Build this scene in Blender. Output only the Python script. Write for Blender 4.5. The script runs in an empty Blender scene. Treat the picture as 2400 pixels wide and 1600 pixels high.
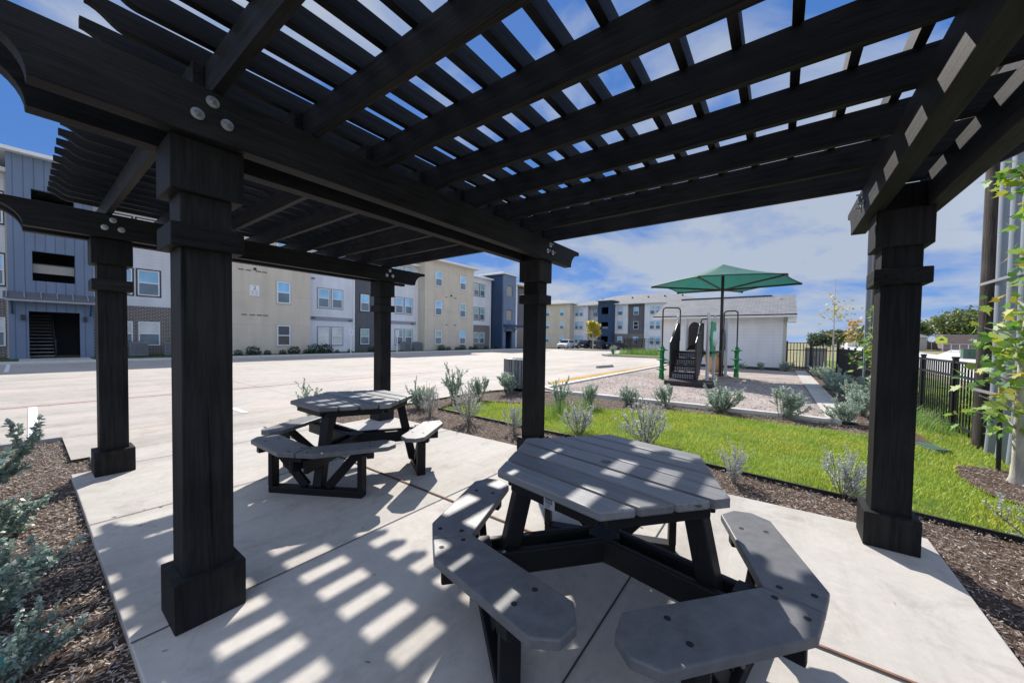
import bpy, bmesh, math, random
import numpy as np
from mathutils import Vector, Matrix
R=math.radians; PI=math.pi
rnd=random.Random(7)
scene=bpy.context.scene
col=scene.collection

# ------------------------------------------------------------------ materials
def nmat(name):
    m=bpy.data.materials.new(name); m.use_nodes=True
    nt=m.node_tree; nt.nodes.clear()
    o=nt.nodes.new('ShaderNodeOutputMaterial'); b=nt.nodes.new('ShaderNodeBsdfPrincipled')
    nt.links.new(b.outputs[0],o.inputs[0])
    return m,nt,b,o
def N(nt,t,**k):
    n=nt.nodes.new(t)
    for a,v in k.items():
        if a in n.inputs.keys(): n.inputs[a].default_value=v
        else: setattr(n,a,v)
    return n
def ramp(nt,src,stops):
    r=nt.nodes.new('ShaderNodeValToRGB'); e=r.color_ramp.elements
    while len(e)<len(stops): e.new(.5)
    for i,(p,c) in enumerate(stops):
        e[i].position=p; e[i].color=(*c,1) if len(c)==3 else c
    nt.links.new(src,r.inputs[0]); return r
def basic(name,c,rough=.6,metal=0,var=.12,scale=6,bump=0,bscale=40,stretch=None,spec=.5,detail=6,coord='Object'):
    """base colour broken up by two noises, with optional fine bump"""
    m,nt,b,o=nmat(name)
    tc=N(nt,'ShaderNodeTexCoord'); src=tc.outputs[coord]
    if stretch:
        mp=N(nt,'ShaderNodeMapping'); mp.inputs['Scale'].default_value=stretch; nt.links.new(src,mp.inputs[0]); src=mp.outputs[0]
    n=N(nt,'ShaderNodeTexNoise',Scale=scale,Detail=detail,Roughness=.65); nt.links.new(src,n.inputs['Vector'])
    lo=tuple(max(0,x*(1-var)) for x in c); hi=tuple(min(1,x*(1+var)) for x in c)
    r=ramp(nt,n.outputs[0],[(.3,lo),(.7,hi)])
    nt.links.new(r.outputs[0],b.inputs['Base Color'])
    b.inputs['Roughness'].default_value=rough; b.inputs['Metallic'].default_value=metal
    b.inputs['Specular IOR Level'].default_value=spec
    if bump:
        n2=N(nt,'ShaderNodeTexNoise',Scale=bscale,Detail=8,Roughness=.7); nt.links.new(src,n2.inputs['Vector'])
        bp=N(nt,'ShaderNodeBump',Strength=bump,Distance=.02); nt.links.new(n2.outputs[0],bp.inputs['Height']); nt.links.new(bp.outputs[0],b.inputs['Normal'])
    return m
def wood(name,axis,c0,c1,rough=.62,spec=.12,bump=.55):
    """stained timber: grain streaks run along the given axis (0,1,2), with darker checks"""
    m,nt,b,o=nmat(name)
    tc=N(nt,'ShaderNodeTexCoord'); mp=N(nt,'ShaderNodeMapping')
    s=[28,28,28]; s[axis]=1.6; mp.inputs['Scale'].default_value=s
    nt.links.new(tc.outputs['Object'],mp.inputs[0])
    n=N(nt,'ShaderNodeTexNoise',Scale=1.5,Detail=9,Roughness=.72,Distortion=.6); nt.links.new(mp.outputs[0],n.inputs['Vector'])
    big=N(nt,'ShaderNodeTexNoise',Scale=2.3,Detail=4); nt.links.new(tc.outputs['Object'],big.inputs['Vector'])
    mx=N(nt,'ShaderNodeMath',operation='MULTIPLY'); nt.links.new(n.outputs[0],mx.inputs[0]); 
    ad=N(nt,'ShaderNodeMath',operation='ADD'); ad.inputs[1].default_value=.5; nt.links.new(big.outputs[0],ad.inputs[0]); nt.links.new(ad.outputs[0],mx.inputs[1])
    r=ramp(nt,mx.outputs[0],[(.3,c0),(.65,c1)])
    oi=N(nt,'ShaderNodeObjectInfo'); tone=N(nt,'ShaderNodeMapRange'); tone.inputs['To Min'].default_value=.72; tone.inputs['To Max'].default_value=1.3; nt.links.new(oi.outputs['Random'],tone.inputs[0])
    mp3=N(nt,'ShaderNodeMapping'); s3=[34,34,34]; s3[axis]=.9; mp3.inputs['Scale'].default_value=s3; nt.links.new(tc.outputs['Object'],mp3.inputs[0])
    chk=N(nt,'ShaderNodeTexNoise',Scale=1,Detail=3,Distortion=.3); nt.links.new(mp3.outputs[0],chk.inputs['Vector'])
    ck=ramp(nt,chk.outputs[0],[(.67,(1,1,1)),(.71,(.35,.35,.35))])
    kn=N(nt,'ShaderNodeTexVoronoi',Scale=2.1); mp4=N(nt,'ShaderNodeMapping'); s4=[1.6,1.6,1.6]; s4[axis]=.8; mp4.inputs['Scale'].default_value=s4; nt.links.new(tc.outputs['Object'],mp4.inputs[0]); nt.links.new(mp4.outputs[0],kn.inputs['Vector'])
    kr=ramp(nt,kn.outputs['Distance'],[(0,(.3,.28,.27)),(.06,(.6,.58,.55)),(.10,(1,1,1))])
    m1=N(nt,'ShaderNodeMix',data_type='RGBA',blend_type='MULTIPLY'); m1.inputs[0].default_value=1; nt.links.new(r.outputs[0],m1.inputs[6]); nt.links.new(ck.outputs[0],m1.inputs[7])
    m2=N(nt,'ShaderNodeMix',data_type='RGBA',blend_type='MULTIPLY'); m2.inputs[0].default_value=.7; nt.links.new(m1.outputs[2],m2.inputs[6]); nt.links.new(kr.outputs[0],m2.inputs[7])
    m3=N(nt,'ShaderNodeMix',data_type='RGBA',blend_type='MULTIPLY'); m3.inputs[0].default_value=1; nt.links.new(m2.outputs[2],m3.inputs[6]); nt.links.new(tone.outputs[0],m3.inputs[7])
    nt.links.new(m3.outputs[2],b.inputs['Base Color'])
    b.inputs['Roughness'].default_value=rough; b.inputs['Specular IOR Level'].default_value=spec
    bp=N(nt,'ShaderNodeBump',Strength=bump,Distance=.006); nt.links.new(n.outputs[0],bp.inputs['Height']); nt.links.new(bp.outputs[0],b.inputs['Normal'])
    return m
BK0,BK1=(.007,.0068,.0075),(.026,.0255,.0255)
M={}
M['woodU']=wood('stained_wood_u',0,BK0,BK1); M['woodV']=wood('stained_wood_v',1,BK0,BK1); M['woodZ']=wood('stained_wood_z',2,BK0,BK1)
M['lumber']=wood('plastic_lumber_grey',1,(.112,.114,.119),(.19,.192,.198),rough=.45,spec=.5,bump=.15)
M['seatlum']=basic('plastic_lumber_seat',(.124,.125,.130),rough=.5,var=.22,scale=16,bump=.12,bscale=160)
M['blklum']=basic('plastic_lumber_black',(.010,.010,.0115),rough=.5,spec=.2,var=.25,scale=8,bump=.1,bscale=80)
M['steel']=basic('galvanised_steel',(.42,.43,.44),rough=.38,metal=.8,var=.2,scale=30)
M['plate']=basic('aluminium_plate',(.45,.46,.48),rough=.4,metal=.3,var=.1)
M['dark']=basic('dark_recess',(.012,.012,.014),rough=.8,var=.2)
M['whitep']=basic('white_paint',(.78,.78,.76),rough=.6,var=.05,bump=.05)
M['frame']=basic('white_vinyl',(.80,.82,.84),rough=.45,var=.03)
M['trimdk']=basic('dark_trim',(.055,.05,.052),rough=.6,var=.15)
M['trimgr']=basic('grey_trim',(.30,.31,.34),rough=.6,var=.06)
M['trimtan']=basic('tan_trim',(.50,.46,.39),rough=.7,var=.06)
M['iron']=basic('black_iron',(.012,.012,.014),rough=.4,var=.2,scale=20)
M['edging']=basic('black_edging',(.014,.014,.014),rough=.7,var=.3,scale=12)
M['curb']=basic('curb_concrete',(.58,.56,.53),rough=.85,var=.1,scale=5,bump=.2,bscale=60)
M['curbgrey']=basic('grey_curb_concrete',(.33,.32,.31),rough=.85,var=.15,scale=5,bump=.2,bscale=60)
M['joint']=basic('redwood_joint',(.22,.10,.06),rough=.8,var=.35,scale=18,bump=.2)
M['sawcut']=basic('saw_cut',(.05,.048,.046),rough=.9,var=.3,scale=20)
M['paintline']=basic('worn_white_marking',(.66,.66,.65),rough=.8,var=.12,scale=14)
M['redline']=basic('faded_red_marking',(.50,.20,.17),rough=.8,var=.3,scale=9)
M['green']=basic('green_moulded_plastic',(.006,.20,.055),rough=.33,var=.08)
M['greenflat']=basic('green_sheet_plastic',(.01,.30,.09),rough=.4,var=.08)
M['brown']=basic('dark_brown_plastic',(.020,.014,.014),rough=.45,var=.2,bump=.05)
M['brownsteel']=basic('brown_powder_coat',(.030,.018,.016),rough=.4,var=.15)
M['post']=basic('light_grey_post',(.52,.52,.52),rough=.4,var=.05)
M['tan']=basic('tan_plastic',(.62,.42,.24),rough=.45,var=.08)
M['bubble']=basic('clear_bubble_panel',(.62,.72,.68),rough=.15,var=.05)
M['lid']=basic('teal_valve_lid',(.05,.20,.17),rough=.55,var=.25,scale=30,bump=.1)
M['pvc']=basic('grey_pvc',(.25,.28,.33),rough=.5,var=.07,scale=3)
M['galv']=basic('galv_strap',(.5,.5,.5),rough=.4,metal=.7,var=.1)
M['pole']=wood('creosote_pole',2,(.012,.010,.009),(.075,.062,.055),rough=.85,spec=.2,bump=.9)
M['bark']=basic('pale_bark',(.50,.46,.40),rough=.85,var=.35,scale=7,stretch=(1,1,.35),bump=.5,bscale=20)
M['barkdk']=basic('brown_bark',(.14,.11,.085),rough=.9,var=.3,scale=9,bump=.5,bscale=30)
M['stem']=basic('grey_stem',(.20,.17,.13),rough=.9,var=.25,scale=20)
M['yellowstake']=basic('yellow_stake_top',(.52,.44,.16),rough=.6,var=.2)
M['acgrey']=basic('ac_grey',(.22,.23,.25),rough=.5,var=.1)
M['tyre']=basic('tyre_rubber',(.018,.018,.018),rough=.8,var=.2)
M['rim']=basic('alloy_rim',(.45,.46,.48),rough=.3,metal=.8,var=.05)
M['carwhite']=basic('white_car_paint',(.75,.77,.80),rough=.2,var=.01); M['carblack']=basic('black_car_paint',(.02,.022,.028),rough=.2,var=.05)
M['cargrey']=basic('charcoal_car_paint',(.05,.05,.06),rough=.22,var=.05)
M['glassdk']=basic('tinted_glass',(.02,.025,.03),rough=.06,var=.02)
M['blocktan']=basic('tan_block',(.42,.36,.29),rough=.85,var=.15,scale=2)
M['signyel']=basic('yellow_green_sign',(.60,.72,.04),rough=.5,var=.03)
M['signblue']=basic('blue_sign',(.20,.42,.66),rough=.5,var=.1)
M['stripemark']=basic('sign_print',(.06,.07,.09),rough=.6,var=.1)
M['boxgreen']=basic('green_cabinet',(.05,.11,.07),rough=.5,var=.1)
M['boxtan']=basic('taupe_cabinet',(.30,.28,.25),rough=.55,var=.08)
M['concretefar']=basic('pale_concrete',(.55,.53,.50),rough=.85,var=.08,scale=1.2)
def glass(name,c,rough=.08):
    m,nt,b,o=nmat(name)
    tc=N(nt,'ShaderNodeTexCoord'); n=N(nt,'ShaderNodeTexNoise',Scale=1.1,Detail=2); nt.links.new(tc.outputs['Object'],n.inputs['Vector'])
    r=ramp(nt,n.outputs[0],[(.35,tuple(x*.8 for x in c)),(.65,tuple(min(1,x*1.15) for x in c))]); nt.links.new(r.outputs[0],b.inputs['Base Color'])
    # faint slat lines of the blind behind the pane
    w=N(nt,'ShaderNodeTexWave',Scale=9,bands_direction='Z'); nt.links.new(tc.outputs['Object'],w.inputs['Vector'])
    bp=N(nt,'ShaderNodeBump',Strength=.06,Distance=.01); nt.links.new(w.outputs[0],bp.inputs['Height']); nt.links.new(bp.outputs[0],b.inputs['Normal'])
    b.inputs['Roughness'].default_value=rough; b.inputs['Specular IOR Level'].default_value=1.0; b.inputs['Coat Weight'].default_value=.4
    return m
M['paneup']=glass('window_blue_pane',(.26,.56,.78)); M['panelo']=glass('window_screen_pane',(.09,.15,.19),.25)  # upper panes: blue of the reflected sky put into the base colour
M['panedk']=glass('window_dark_pane',(.015,.02,.03)); M['panewh']=glass('window_blind_pane',(.62,.64,.62),.3); M['panegr']=glass('window_green_pane',(.28,.44,.40),.15)
def siding(name,c,pitch=.19,vertical=False,amt=.35):
    m,nt,b,o=nmat(name)
    tc=N(nt,'ShaderNodeTexCoord'); sp=N(nt,'ShaderNodeSeparateXYZ'); nt.links.new(tc.outputs['Object'],sp.inputs[0])
    ad=N(nt,'ShaderNodeMath',operation='ADD'); nt.links.new(sp.outputs['X'],ad.inputs[0]); nt.links.new(sp.outputs['Y'],ad.inputs[1])
    src=ad.outputs[0] if vertical else sp.outputs['Z']
    dv=N(nt,'ShaderNodeMath',operation='DIVIDE'); dv.inputs[1].default_value=pitch; nt.links.new(src,dv.inputs[0])
    fr=N(nt,'ShaderNodeMath',operation='FRACT'); nt.links.new(dv.outputs[0],fr.inputs[0])
    n=N(nt,'ShaderNodeTexNoise',Scale=.8,Detail=5); nt.links.new(tc.outputs['Object'],n.inputs['Vector'])
    r=ramp(nt,n.outputs[0],[(.3,tuple(x*.93 for x in c)),(.7,tuple(min(1,x*1.05) for x in c))])
    if vertical:
        r2=ramp(nt,fr.outputs[0],[(0,(0,0,0)),(.06,(1,1,1)),(.14,(0,0,0))]); h=r2.outputs[0]
    else: h=fr.outputs[0]
    bp=N(nt,'ShaderNodeBump',Strength=amt,Distance=.03,invert=not vertical); nt.links.new(h,bp.inputs['Height']); nt.links.new(bp.outputs[0],b.inputs['Normal'])
    jl=ramp(nt,fr.outputs[0],[(0,(.72,.72,.72)),(.05 if pitch<1 else .012,(.80,.80,.80)),(.09 if pitch<1 else .016,(1,1,1))])
    ws=N(nt,'ShaderNodeTexNoise',Scale=1,Detail=6); mw=N(nt,'ShaderNodeMapping'); mw.inputs['Scale'].default_value=(2.2,2.2,.25); nt.links.new(tc.outputs['Object'],mw.inputs[0]); nt.links.new(mw.outputs[0],ws.inputs['Vector'])
    wr=ramp(nt,ws.outputs[0],[(.3,(.90,.90,.89)),(.6,(1,1,1))])
    j1=N(nt,'ShaderNodeMix',data_type='RGBA',blend_type='MULTIPLY'); j1.inputs[0].default_value=.6; nt.links.new(r.outputs[0],j1.inputs[6]); nt.links.new(jl.outputs[0],j1.inputs[7])
    j2=N(nt,'ShaderNodeMix',data_type='RGBA',blend_type='MULTIPLY'); j2.inputs[0].default_value=1; nt.links.new(j1.outputs[2],j2.inputs[6]); nt.links.new(wr.outputs[0],j2.inputs[7])
    nt.links.new(j2.outputs[2],b.inputs['Base Color']); b.inputs['Roughness'].default_value=.75; b.inputs['Specular IOR Level'].default_value=.3
    return m
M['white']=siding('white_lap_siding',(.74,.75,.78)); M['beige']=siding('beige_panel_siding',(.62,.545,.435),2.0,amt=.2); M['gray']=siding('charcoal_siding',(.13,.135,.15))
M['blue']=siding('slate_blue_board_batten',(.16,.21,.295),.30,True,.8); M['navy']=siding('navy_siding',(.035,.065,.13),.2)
M['shedwhite']=siding('shed_white_siding',(.78,.77,.76),.16,amt=.5)
def brickmat(name,c1,c2,mortar,scale=1.0):
    m,nt,b,o=nmat(name)
    tc=N(nt,'ShaderNodeTexCoord'); sp=N(nt,'ShaderNodeSeparateXYZ'); nt.links.new(tc.outputs['Object'],sp.inputs[0])
    ad=N(nt,'ShaderNodeMath',operation='ADD'); nt.links.new(sp.outputs['X'],ad.inputs[0]); nt.links.new(sp.outputs['Y'],ad.inputs[1])
    cb=N(nt,'ShaderNodeCombineXYZ'); nt.links.new(ad.outputs[0],cb.inputs[0]); nt.links.new(sp.outputs['Z'],cb.inputs[1])
    bt=N(nt,'ShaderNodeTexBrick',Scale=scale); bt.inputs['Color1'].default_value=(*c1,1); bt.inputs['Color2'].default_value=(*c2,1); bt.inputs['Mortar'].default_value=(*mortar,1)
    bt.inputs['Mortar Size'].default_value=.012; bt.inputs['Brick Width'].default_value=.23; bt.inputs['Row Height'].default_value=.082; bt.inputs['Bias'].default_value=-.2
    nt.links.new(cb.outputs[0],bt.inputs['Vector']); nt.links.new(bt.outputs[0],b.inputs['Base Color'])
    bp=N(nt,'ShaderNodeBump',Strength=.4,Distance=.01,invert=True); nt.links.new(bt.outputs['Fac'],bp.inputs['Height']); nt.links.new(bp.outputs[0],b.inputs['Normal'])
    b.inputs['Roughness'].default_value=.85
    return m
M['brick']=brickmat('brown_brick',(.10,.075,.065),(.17,.125,.11),(.40,.38,.36)); M['redbrick']=brickmat('far_red_brick',(.20,.13,.11),(.26,.17,.145),(.34,.28,.26))
def shingle():
    m,nt,b,o=nmat('grey_shingles')
    tc=N(nt,'ShaderNodeTexCoord')
    n=N(nt,'ShaderNodeTexNoise',Scale=55,Detail=6); nt.links.new(tc.outputs['Object'],n.inputs['Vector'])
    bt=N(nt,'ShaderNodeTexBrick',Scale=1); bt.inputs['Color1'].default_value=(.17,.17,.18,1); bt.inputs['Color2'].default_value=(.25,.25,.26,1); bt.inputs['Mortar'].default_value=(.10,.10,.105,1)
    bt.inputs['Mortar Size'].default_value=.012; bt.inputs['Brick Width'].default_value=.34; bt.inputs['Row Height'].default_value=.14
    sp=N(nt,'ShaderNodeSeparateXYZ'); nt.links.new(tc.outputs['Object'],sp.inputs[0]); cb=N(nt,'ShaderNodeCombineXYZ'); nt.links.new(sp.outputs['Y'],cb.inputs[0]); 
    ad=N(nt,'ShaderNodeMath',operation='MULTIPLY'); ad.inputs[1].default_value=1.0; nt.links.new(sp.outputs['X'],ad.inputs[0]); nt.links.new(ad.outputs[0],cb.inputs[1])
    nt.links.new(cb.outputs[0],bt.inputs['Vector'])
    mx=N(nt,'ShaderNodeMix',data_type='RGBA',blend_type='MULTIPLY'); mx.inputs[0].default_value=.6; nt.links.new(bt.outputs[0],mx.inputs[6]); 
    r=ramp(nt,n.outputs[0],[(.3,(.6,.6,.6)),(.7,(1.25,1.25,1.25))]); nt.links.new(r.outputs[0],mx.inputs[7]); nt.links.new(mx.outputs[2],b.inputs['Base Color'])
    b.inputs['Roughness'].default_value=.9; return m
M['shingle']=shingle()
def leafmat(name,cols,rough=.55,transl=.3,spec=.4,tcol=None,patch=False):
    m,nt,b,o=nmat(name)
    g=N(nt,'ShaderNodeNewGeometry')
    st=[(i/(len(cols)-1) if len(cols)>1 else 0,c) for i,c in enumerate(cols)]
    r=ramp(nt,g.outputs['Random Per Island'],st)
    if patch:
        tc=N(nt,'ShaderNodeTexCoord'); pn=N(nt,'ShaderNodeTexNoise',Scale=1.5,Detail=6,Roughness=.65); nt.links.new(tc.outputs['Object'],pn.inputs['Vector'])
        pr_=ramp(nt,pn.outputs[0],[(.34,(.62,.78,.62)),(.50,(1,1,1)),(.66,(1.18,1.0,.9))])
        pm=N(nt,'ShaderNodeMix',data_type='RGBA',blend_type='MULTIPLY'); pm.inputs[0].default_value=1; nt.links.new(r.outputs[0],pm.inputs[6]); nt.links.new(pr_.outputs[0],pm.inputs[7])
        class _R: outputs=[pm.outputs[2]]
        r=_R
    nt.links.new(r.outputs[0],b.inputs['Base Color'])
    b.inputs['Roughness'].default_value=rough; b.inputs['Specular IOR Level'].default_value=spec
    t=N(nt,'ShaderNodeBsdfTranslucent'); 
    if tcol: t.inputs[0].default_value=(*tcol,1)
    else: nt.links.new(r.outputs[0],t.inputs[0])
    mx=N(nt,'ShaderNodeMixShader'); mx.inputs[0].default_value=transl
    nt.links.new(b.outputs[0],mx.inputs[1]); nt.links.new(t.outputs[0],mx.inputs[2]); nt.links.new(mx.outputs[0],o.inputs[0])
    return m
M['sage']=leafmat('sage_leaves',[(.30,.40,.28),(.44,.54,.42),(.58,.64,.57)],transl=.2)
M['sagesilver']=leafmat('silver_sage_leaves',[(.42,.46,.40),(.55,.58,.54),(.66,.67,.68)],transl=.2)
M['sagedeep']=leafmat('blue_green_leaves',[(.22,.31,.25),(.34,.44,.36),(.56,.62,.53)],transl=.25,rough=.4)
M['grass']=leafmat('lawn_blades',[(.28,.36,.03),(.42,.52,.05),(.60,.64,.12)],transl=.35,rough=.5,patch=True)
M['drygrass']=leafmat('weed_blades',[(.14,.26,.05),(.24,.38,.08),(.30,.40,.12)],transl=.3)
M['mulchchip']=leafmat('mulch_chips',[(.12,.095,.08),(.21,.17,.145),(.34,.285,.245),(.52,.45,.39),(.15,.12,.10)],transl=0,rough=.85,spec=.2)
M['playchip']=leafmat('play_chips',[(.25,.20,.17),(.42,.36,.32),(.52,.46,.42)],transl=0,rough=.9,spec=.2)
M['maple']=leafmat('maple_leaves',[(.09,.22,.03),(.14,.32,.05),(.22,.40,.07),(.30,.44,.08),(.36,.42,.07),(.60,.44,.05)],transl=.4)
M['yellowleaf']=leafmat('yellow_leaves',[(.55,.42,.04),(.42,.40,.05),(.62,.50,.08)],transl=.3)
M['orangeleaf']=leafmat('orange_leaves',[(.55,.24,.03),(.60,.38,.04),(.30,.30,.05)],transl=.3)
M['darkleaf']=leafmat('dark_shrub_leaves',[(.015,.035,.018),(.03,.06,.03),(.05,.09,.045)],transl=.1)
M['oakleaf']=leafmat('oak_leaves',[(.10,.14,.04),(.17,.22,.06),(.27,.30,.10)],transl=.15)
M['farleaf']=leafmat('far_tree_leaves',[(.08,.12,.07),(.13,.18,.10),(.19,.23,.14)],transl=.1)
def canopymat():
    m,nt,b,o=nmat('green_shade_cloth')
    tc=N(nt,'ShaderNodeTexCoord'); n=N(nt,'ShaderNodeTexNoise',Scale=2.5,Detail=3); nt.links.new(tc.outputs['Object'],n.inputs['Vector'])
    r=ramp(nt,n.outputs[0],[(.3,(.026,.135,.108)),(.7,(.038,.18,.145))]); nt.links.new(r.outputs[0],b.inputs['Base Color']); b.inputs['Roughness'].default_value=.7
    t=N(nt,'ShaderNodeBsdfTranslucent'); t.inputs[0].default_value=(.03,.20,.16,1); mx=N(nt,'ShaderNodeMixShader'); mx.inputs[0].default_value=.28
    nt.links.new(b.outputs[0],mx.inputs[1]); nt.links.new(t.outputs[0],mx.inputs[2]); nt.links.new(mx.outputs[0],o.inputs[0]); return m
M['canopy']=canopymat()
def concrete(name,c,stain=.12,grid=None,warm=None,rough=.85):
    m,nt,b,o=nmat(name)
    tc=N(nt,'ShaderNodeTexCoord')
    n1=N(nt,'ShaderNodeTexNoise',Scale=.55,Detail=9,Roughness=.68); n2=N(nt,'ShaderNodeTexNoise',Scale=14,Detail=8,Roughness=.75)
    for n in (n1,n2): nt.links.new(tc.outputs['Object'],n.inputs['Vector'])
    w=warm or c
    r=ramp(nt,n1.outputs[0],[(.30,tuple(x*(1-stain) for x in c)),(.55,c),(.72,tuple(x*(1+stain*.5) for x in w))])
    r2=ramp(nt,n2.outputs[0],[(.25,(.86,.86,.86)),(.6,(1,1,1)),(.8,(1.05,1.05,1.05))])
    mx=N(nt,'ShaderNodeMix',data_type='RGBA',blend_type='MULTIPLY'); mx.inputs[0].default_value=1
    nt.links.new(r.outputs[0],mx.inputs[6]); nt.links.new(r2.outputs[0],mx.inputs[7]); out=mx.outputs[2]
    # tyre and water streaks, then blotches
    mps=N(nt,'ShaderNodeMapping'); mps.inputs['Scale'].default_value=(.10,1.3,1); nt.links.new(tc.outputs['Object'],mps.inputs[0])
    ns=N(nt,'ShaderNodeTexNoise',Scale=1,Detail=8,Roughness=.7); nt.links.new(mps.outputs[0],ns.inputs['Vector'])
    rs_=ramp(nt,ns.outputs[0],[(.36,(.80,.79,.77)),(.52,(1,1,1)),(.68,(1.04,1.03,1.02))])
    nb_=N(nt,'ShaderNodeTexNoise',Scale=3.1,Detail=9,Roughness=.72,Distortion=.5); nt.links.new(tc.outputs['Object'],nb_.inputs['Vector'])
    rb_=ramp(nt,nb_.outputs[0],[(.34,(.80,.79,.78)),(.48,(1,1,1)),(.75,(1.03,1.03,1.03))])
    for q_ in (rs_,rb_):
        mq=N(nt,'ShaderNodeMix',data_type='RGBA',blend_type='MULTIPLY'); mq.inputs[0].default_value=.85; nt.links.new(out,mq.inputs[6]); nt.links.new(q_.outputs[0],mq.inputs[7]); out=mq.outputs[2]
    # broom-finish streaks and small dark specks
    mp=N(nt,'ShaderNodeMapping'); mp.inputs['Scale'].default_value=(4,90,4); nt.links.new(tc.outputs['Object'],mp.inputs[0])
    n3=N(nt,'ShaderNodeTexNoise',Scale=1,Detail=5); nt.links.new(mp.outputs[0],n3.inputs['Vector'])
    vo=N(nt,'ShaderNodeTexVoronoi',Scale=3.2); nt.links.new(tc.outputs['Object'],vo.inputs['Vector'])
    r4=ramp(nt,vo.outputs['Distance'],[(0,(.35,.33,.31)),(.022,(.45,.43,.4)),(.03,(1,1,1))])
    mx2=N(nt,'ShaderNodeMix',data_type='RGBA',blend_type='MULTIPLY'); mx2.inputs[0].default_value=.6; nt.links.new(out,mx2.inputs[6]); nt.links.new(r4.outputs[0],mx2.inputs[7]); out=mx2.outputs[2]
    if grid:
        bt=N(nt,'ShaderNodeTexBrick',Scale=1); bt.offset=0; bt.inputs['Color1'].default_value=(1,1,1,1); bt.inputs['Color2'].default_value=(.95,.95,.95,1); bt.inputs['Mortar'].default_value=(.52,.5,.48,1)
        bt.inputs['Mortar Size'].default_value=.012; bt.inputs['Brick Width'].default_value=grid; bt.inputs['Row Height'].default_value=grid
        mp2=N(nt,'ShaderNodeMapping'); mp2.inputs['Location'].default_value=(1.2,-.85,0); nt.links.new(tc.outputs['Object'],mp2.inputs[0]); nt.links.new(mp2.outputs[0],bt.inputs['Vector'])
        mx3=N(nt,'ShaderNodeMix',data_type='RGBA',blend_type='MULTIPLY'); mx3.inputs[0].default_value=.8; nt.links.new(out,mx3.inputs[6]); nt.links.new(bt.outputs[0],mx3.inputs[7]); out=mx3.outputs[2]
    nt.links.new(out,b.inputs['Base Color']); b.inputs['Roughness'].default_value=rough; b.inputs['Specular IOR Level'].default_value=.3
    bp=N(nt,'ShaderNodeBump',Strength=.25,Distance=.004); nt.links.new(n3.outputs[0],bp.inputs['Height']); nt.links.new(bp.outputs[0],b.inputs['Normal'])
    return m
M['slab']=concrete('patio_concrete',(.50,.468,.428),.13)
M['lot']=concrete('parking_concrete',(.455,.412,.365),.18,grid=4.4,warm=(.52,.40,.33))
def soil(name,a,b_,c,scale=30,bump=1.0,dist=.03):
    m,nt,b,o=nmat(name); tc=N(nt,'ShaderNodeTexCoord')
    vo=N(nt,'ShaderNodeTexVoronoi',Scale=scale*1.6); n=N(nt,'ShaderNodeTexNoise',Scale=scale,Detail=8,Roughness=.8); n0=N(nt,'ShaderNodeTexNoise',Scale=1.1,Detail=5)
    for x in (vo,n,n0): nt.links.new(tc.outputs['Object'],x.inputs['Vector'])
    r=ramp(nt,n.outputs[0],[(.32,a),(.5,b_),(.68,c)])
    r0=ramp(nt,n0.outputs[0],[(.3,(.75,.72,.7)),(.7,(1.15,1.15,1.15))])
    mx=N(nt,'ShaderNodeMix',data_type='RGBA',blend_type='MULTIPLY'); mx.inputs[0].default_value=1; nt.links.new(r.outputs[0],mx.inputs[6]); nt.links.new(r0.outputs[0],mx.inputs[7])
    nt.links.new(mx.outputs[2],b.inputs['Base Color']); b.inputs['Roughness'].default_value=.95; b.inputs['Specular IOR Level'].default_value=.2
    bp=N(nt,'ShaderNodeBump',Strength=bump,Distance=dist); nt.links.new(n.outputs[0],bp.inputs['Height']); nt.links.new(bp.outputs[0],b.inputs['Normal']); return m
M['mulch']=soil('brown_mulch',(.04,.026,.018),(.12,.08,.058),(.25,.18,.14))
M['play']=soil('play_mulch',(.22,.18,.16),(.40,.34,.31),(.50,.44,.41),scale=22,bump=.6,dist=.02)
M['turf']=soil('turf_ground',(.07,.11,.015),(.12,.19,.025),(.20,.27,.05),scale=18,bump=.5)
M['field']=soil('dry_field',(.17,.17,.08),(.26,.245,.125),(.35,.315,.19),scale=1.2,bump=.2)
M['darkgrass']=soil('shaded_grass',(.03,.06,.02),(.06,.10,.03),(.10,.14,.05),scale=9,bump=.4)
M['sandy']=soil('ochre_sand',(.34,.19,.05),(.46,.28,.08),(.54,.35,.13),scale=9,bump=.4)

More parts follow.
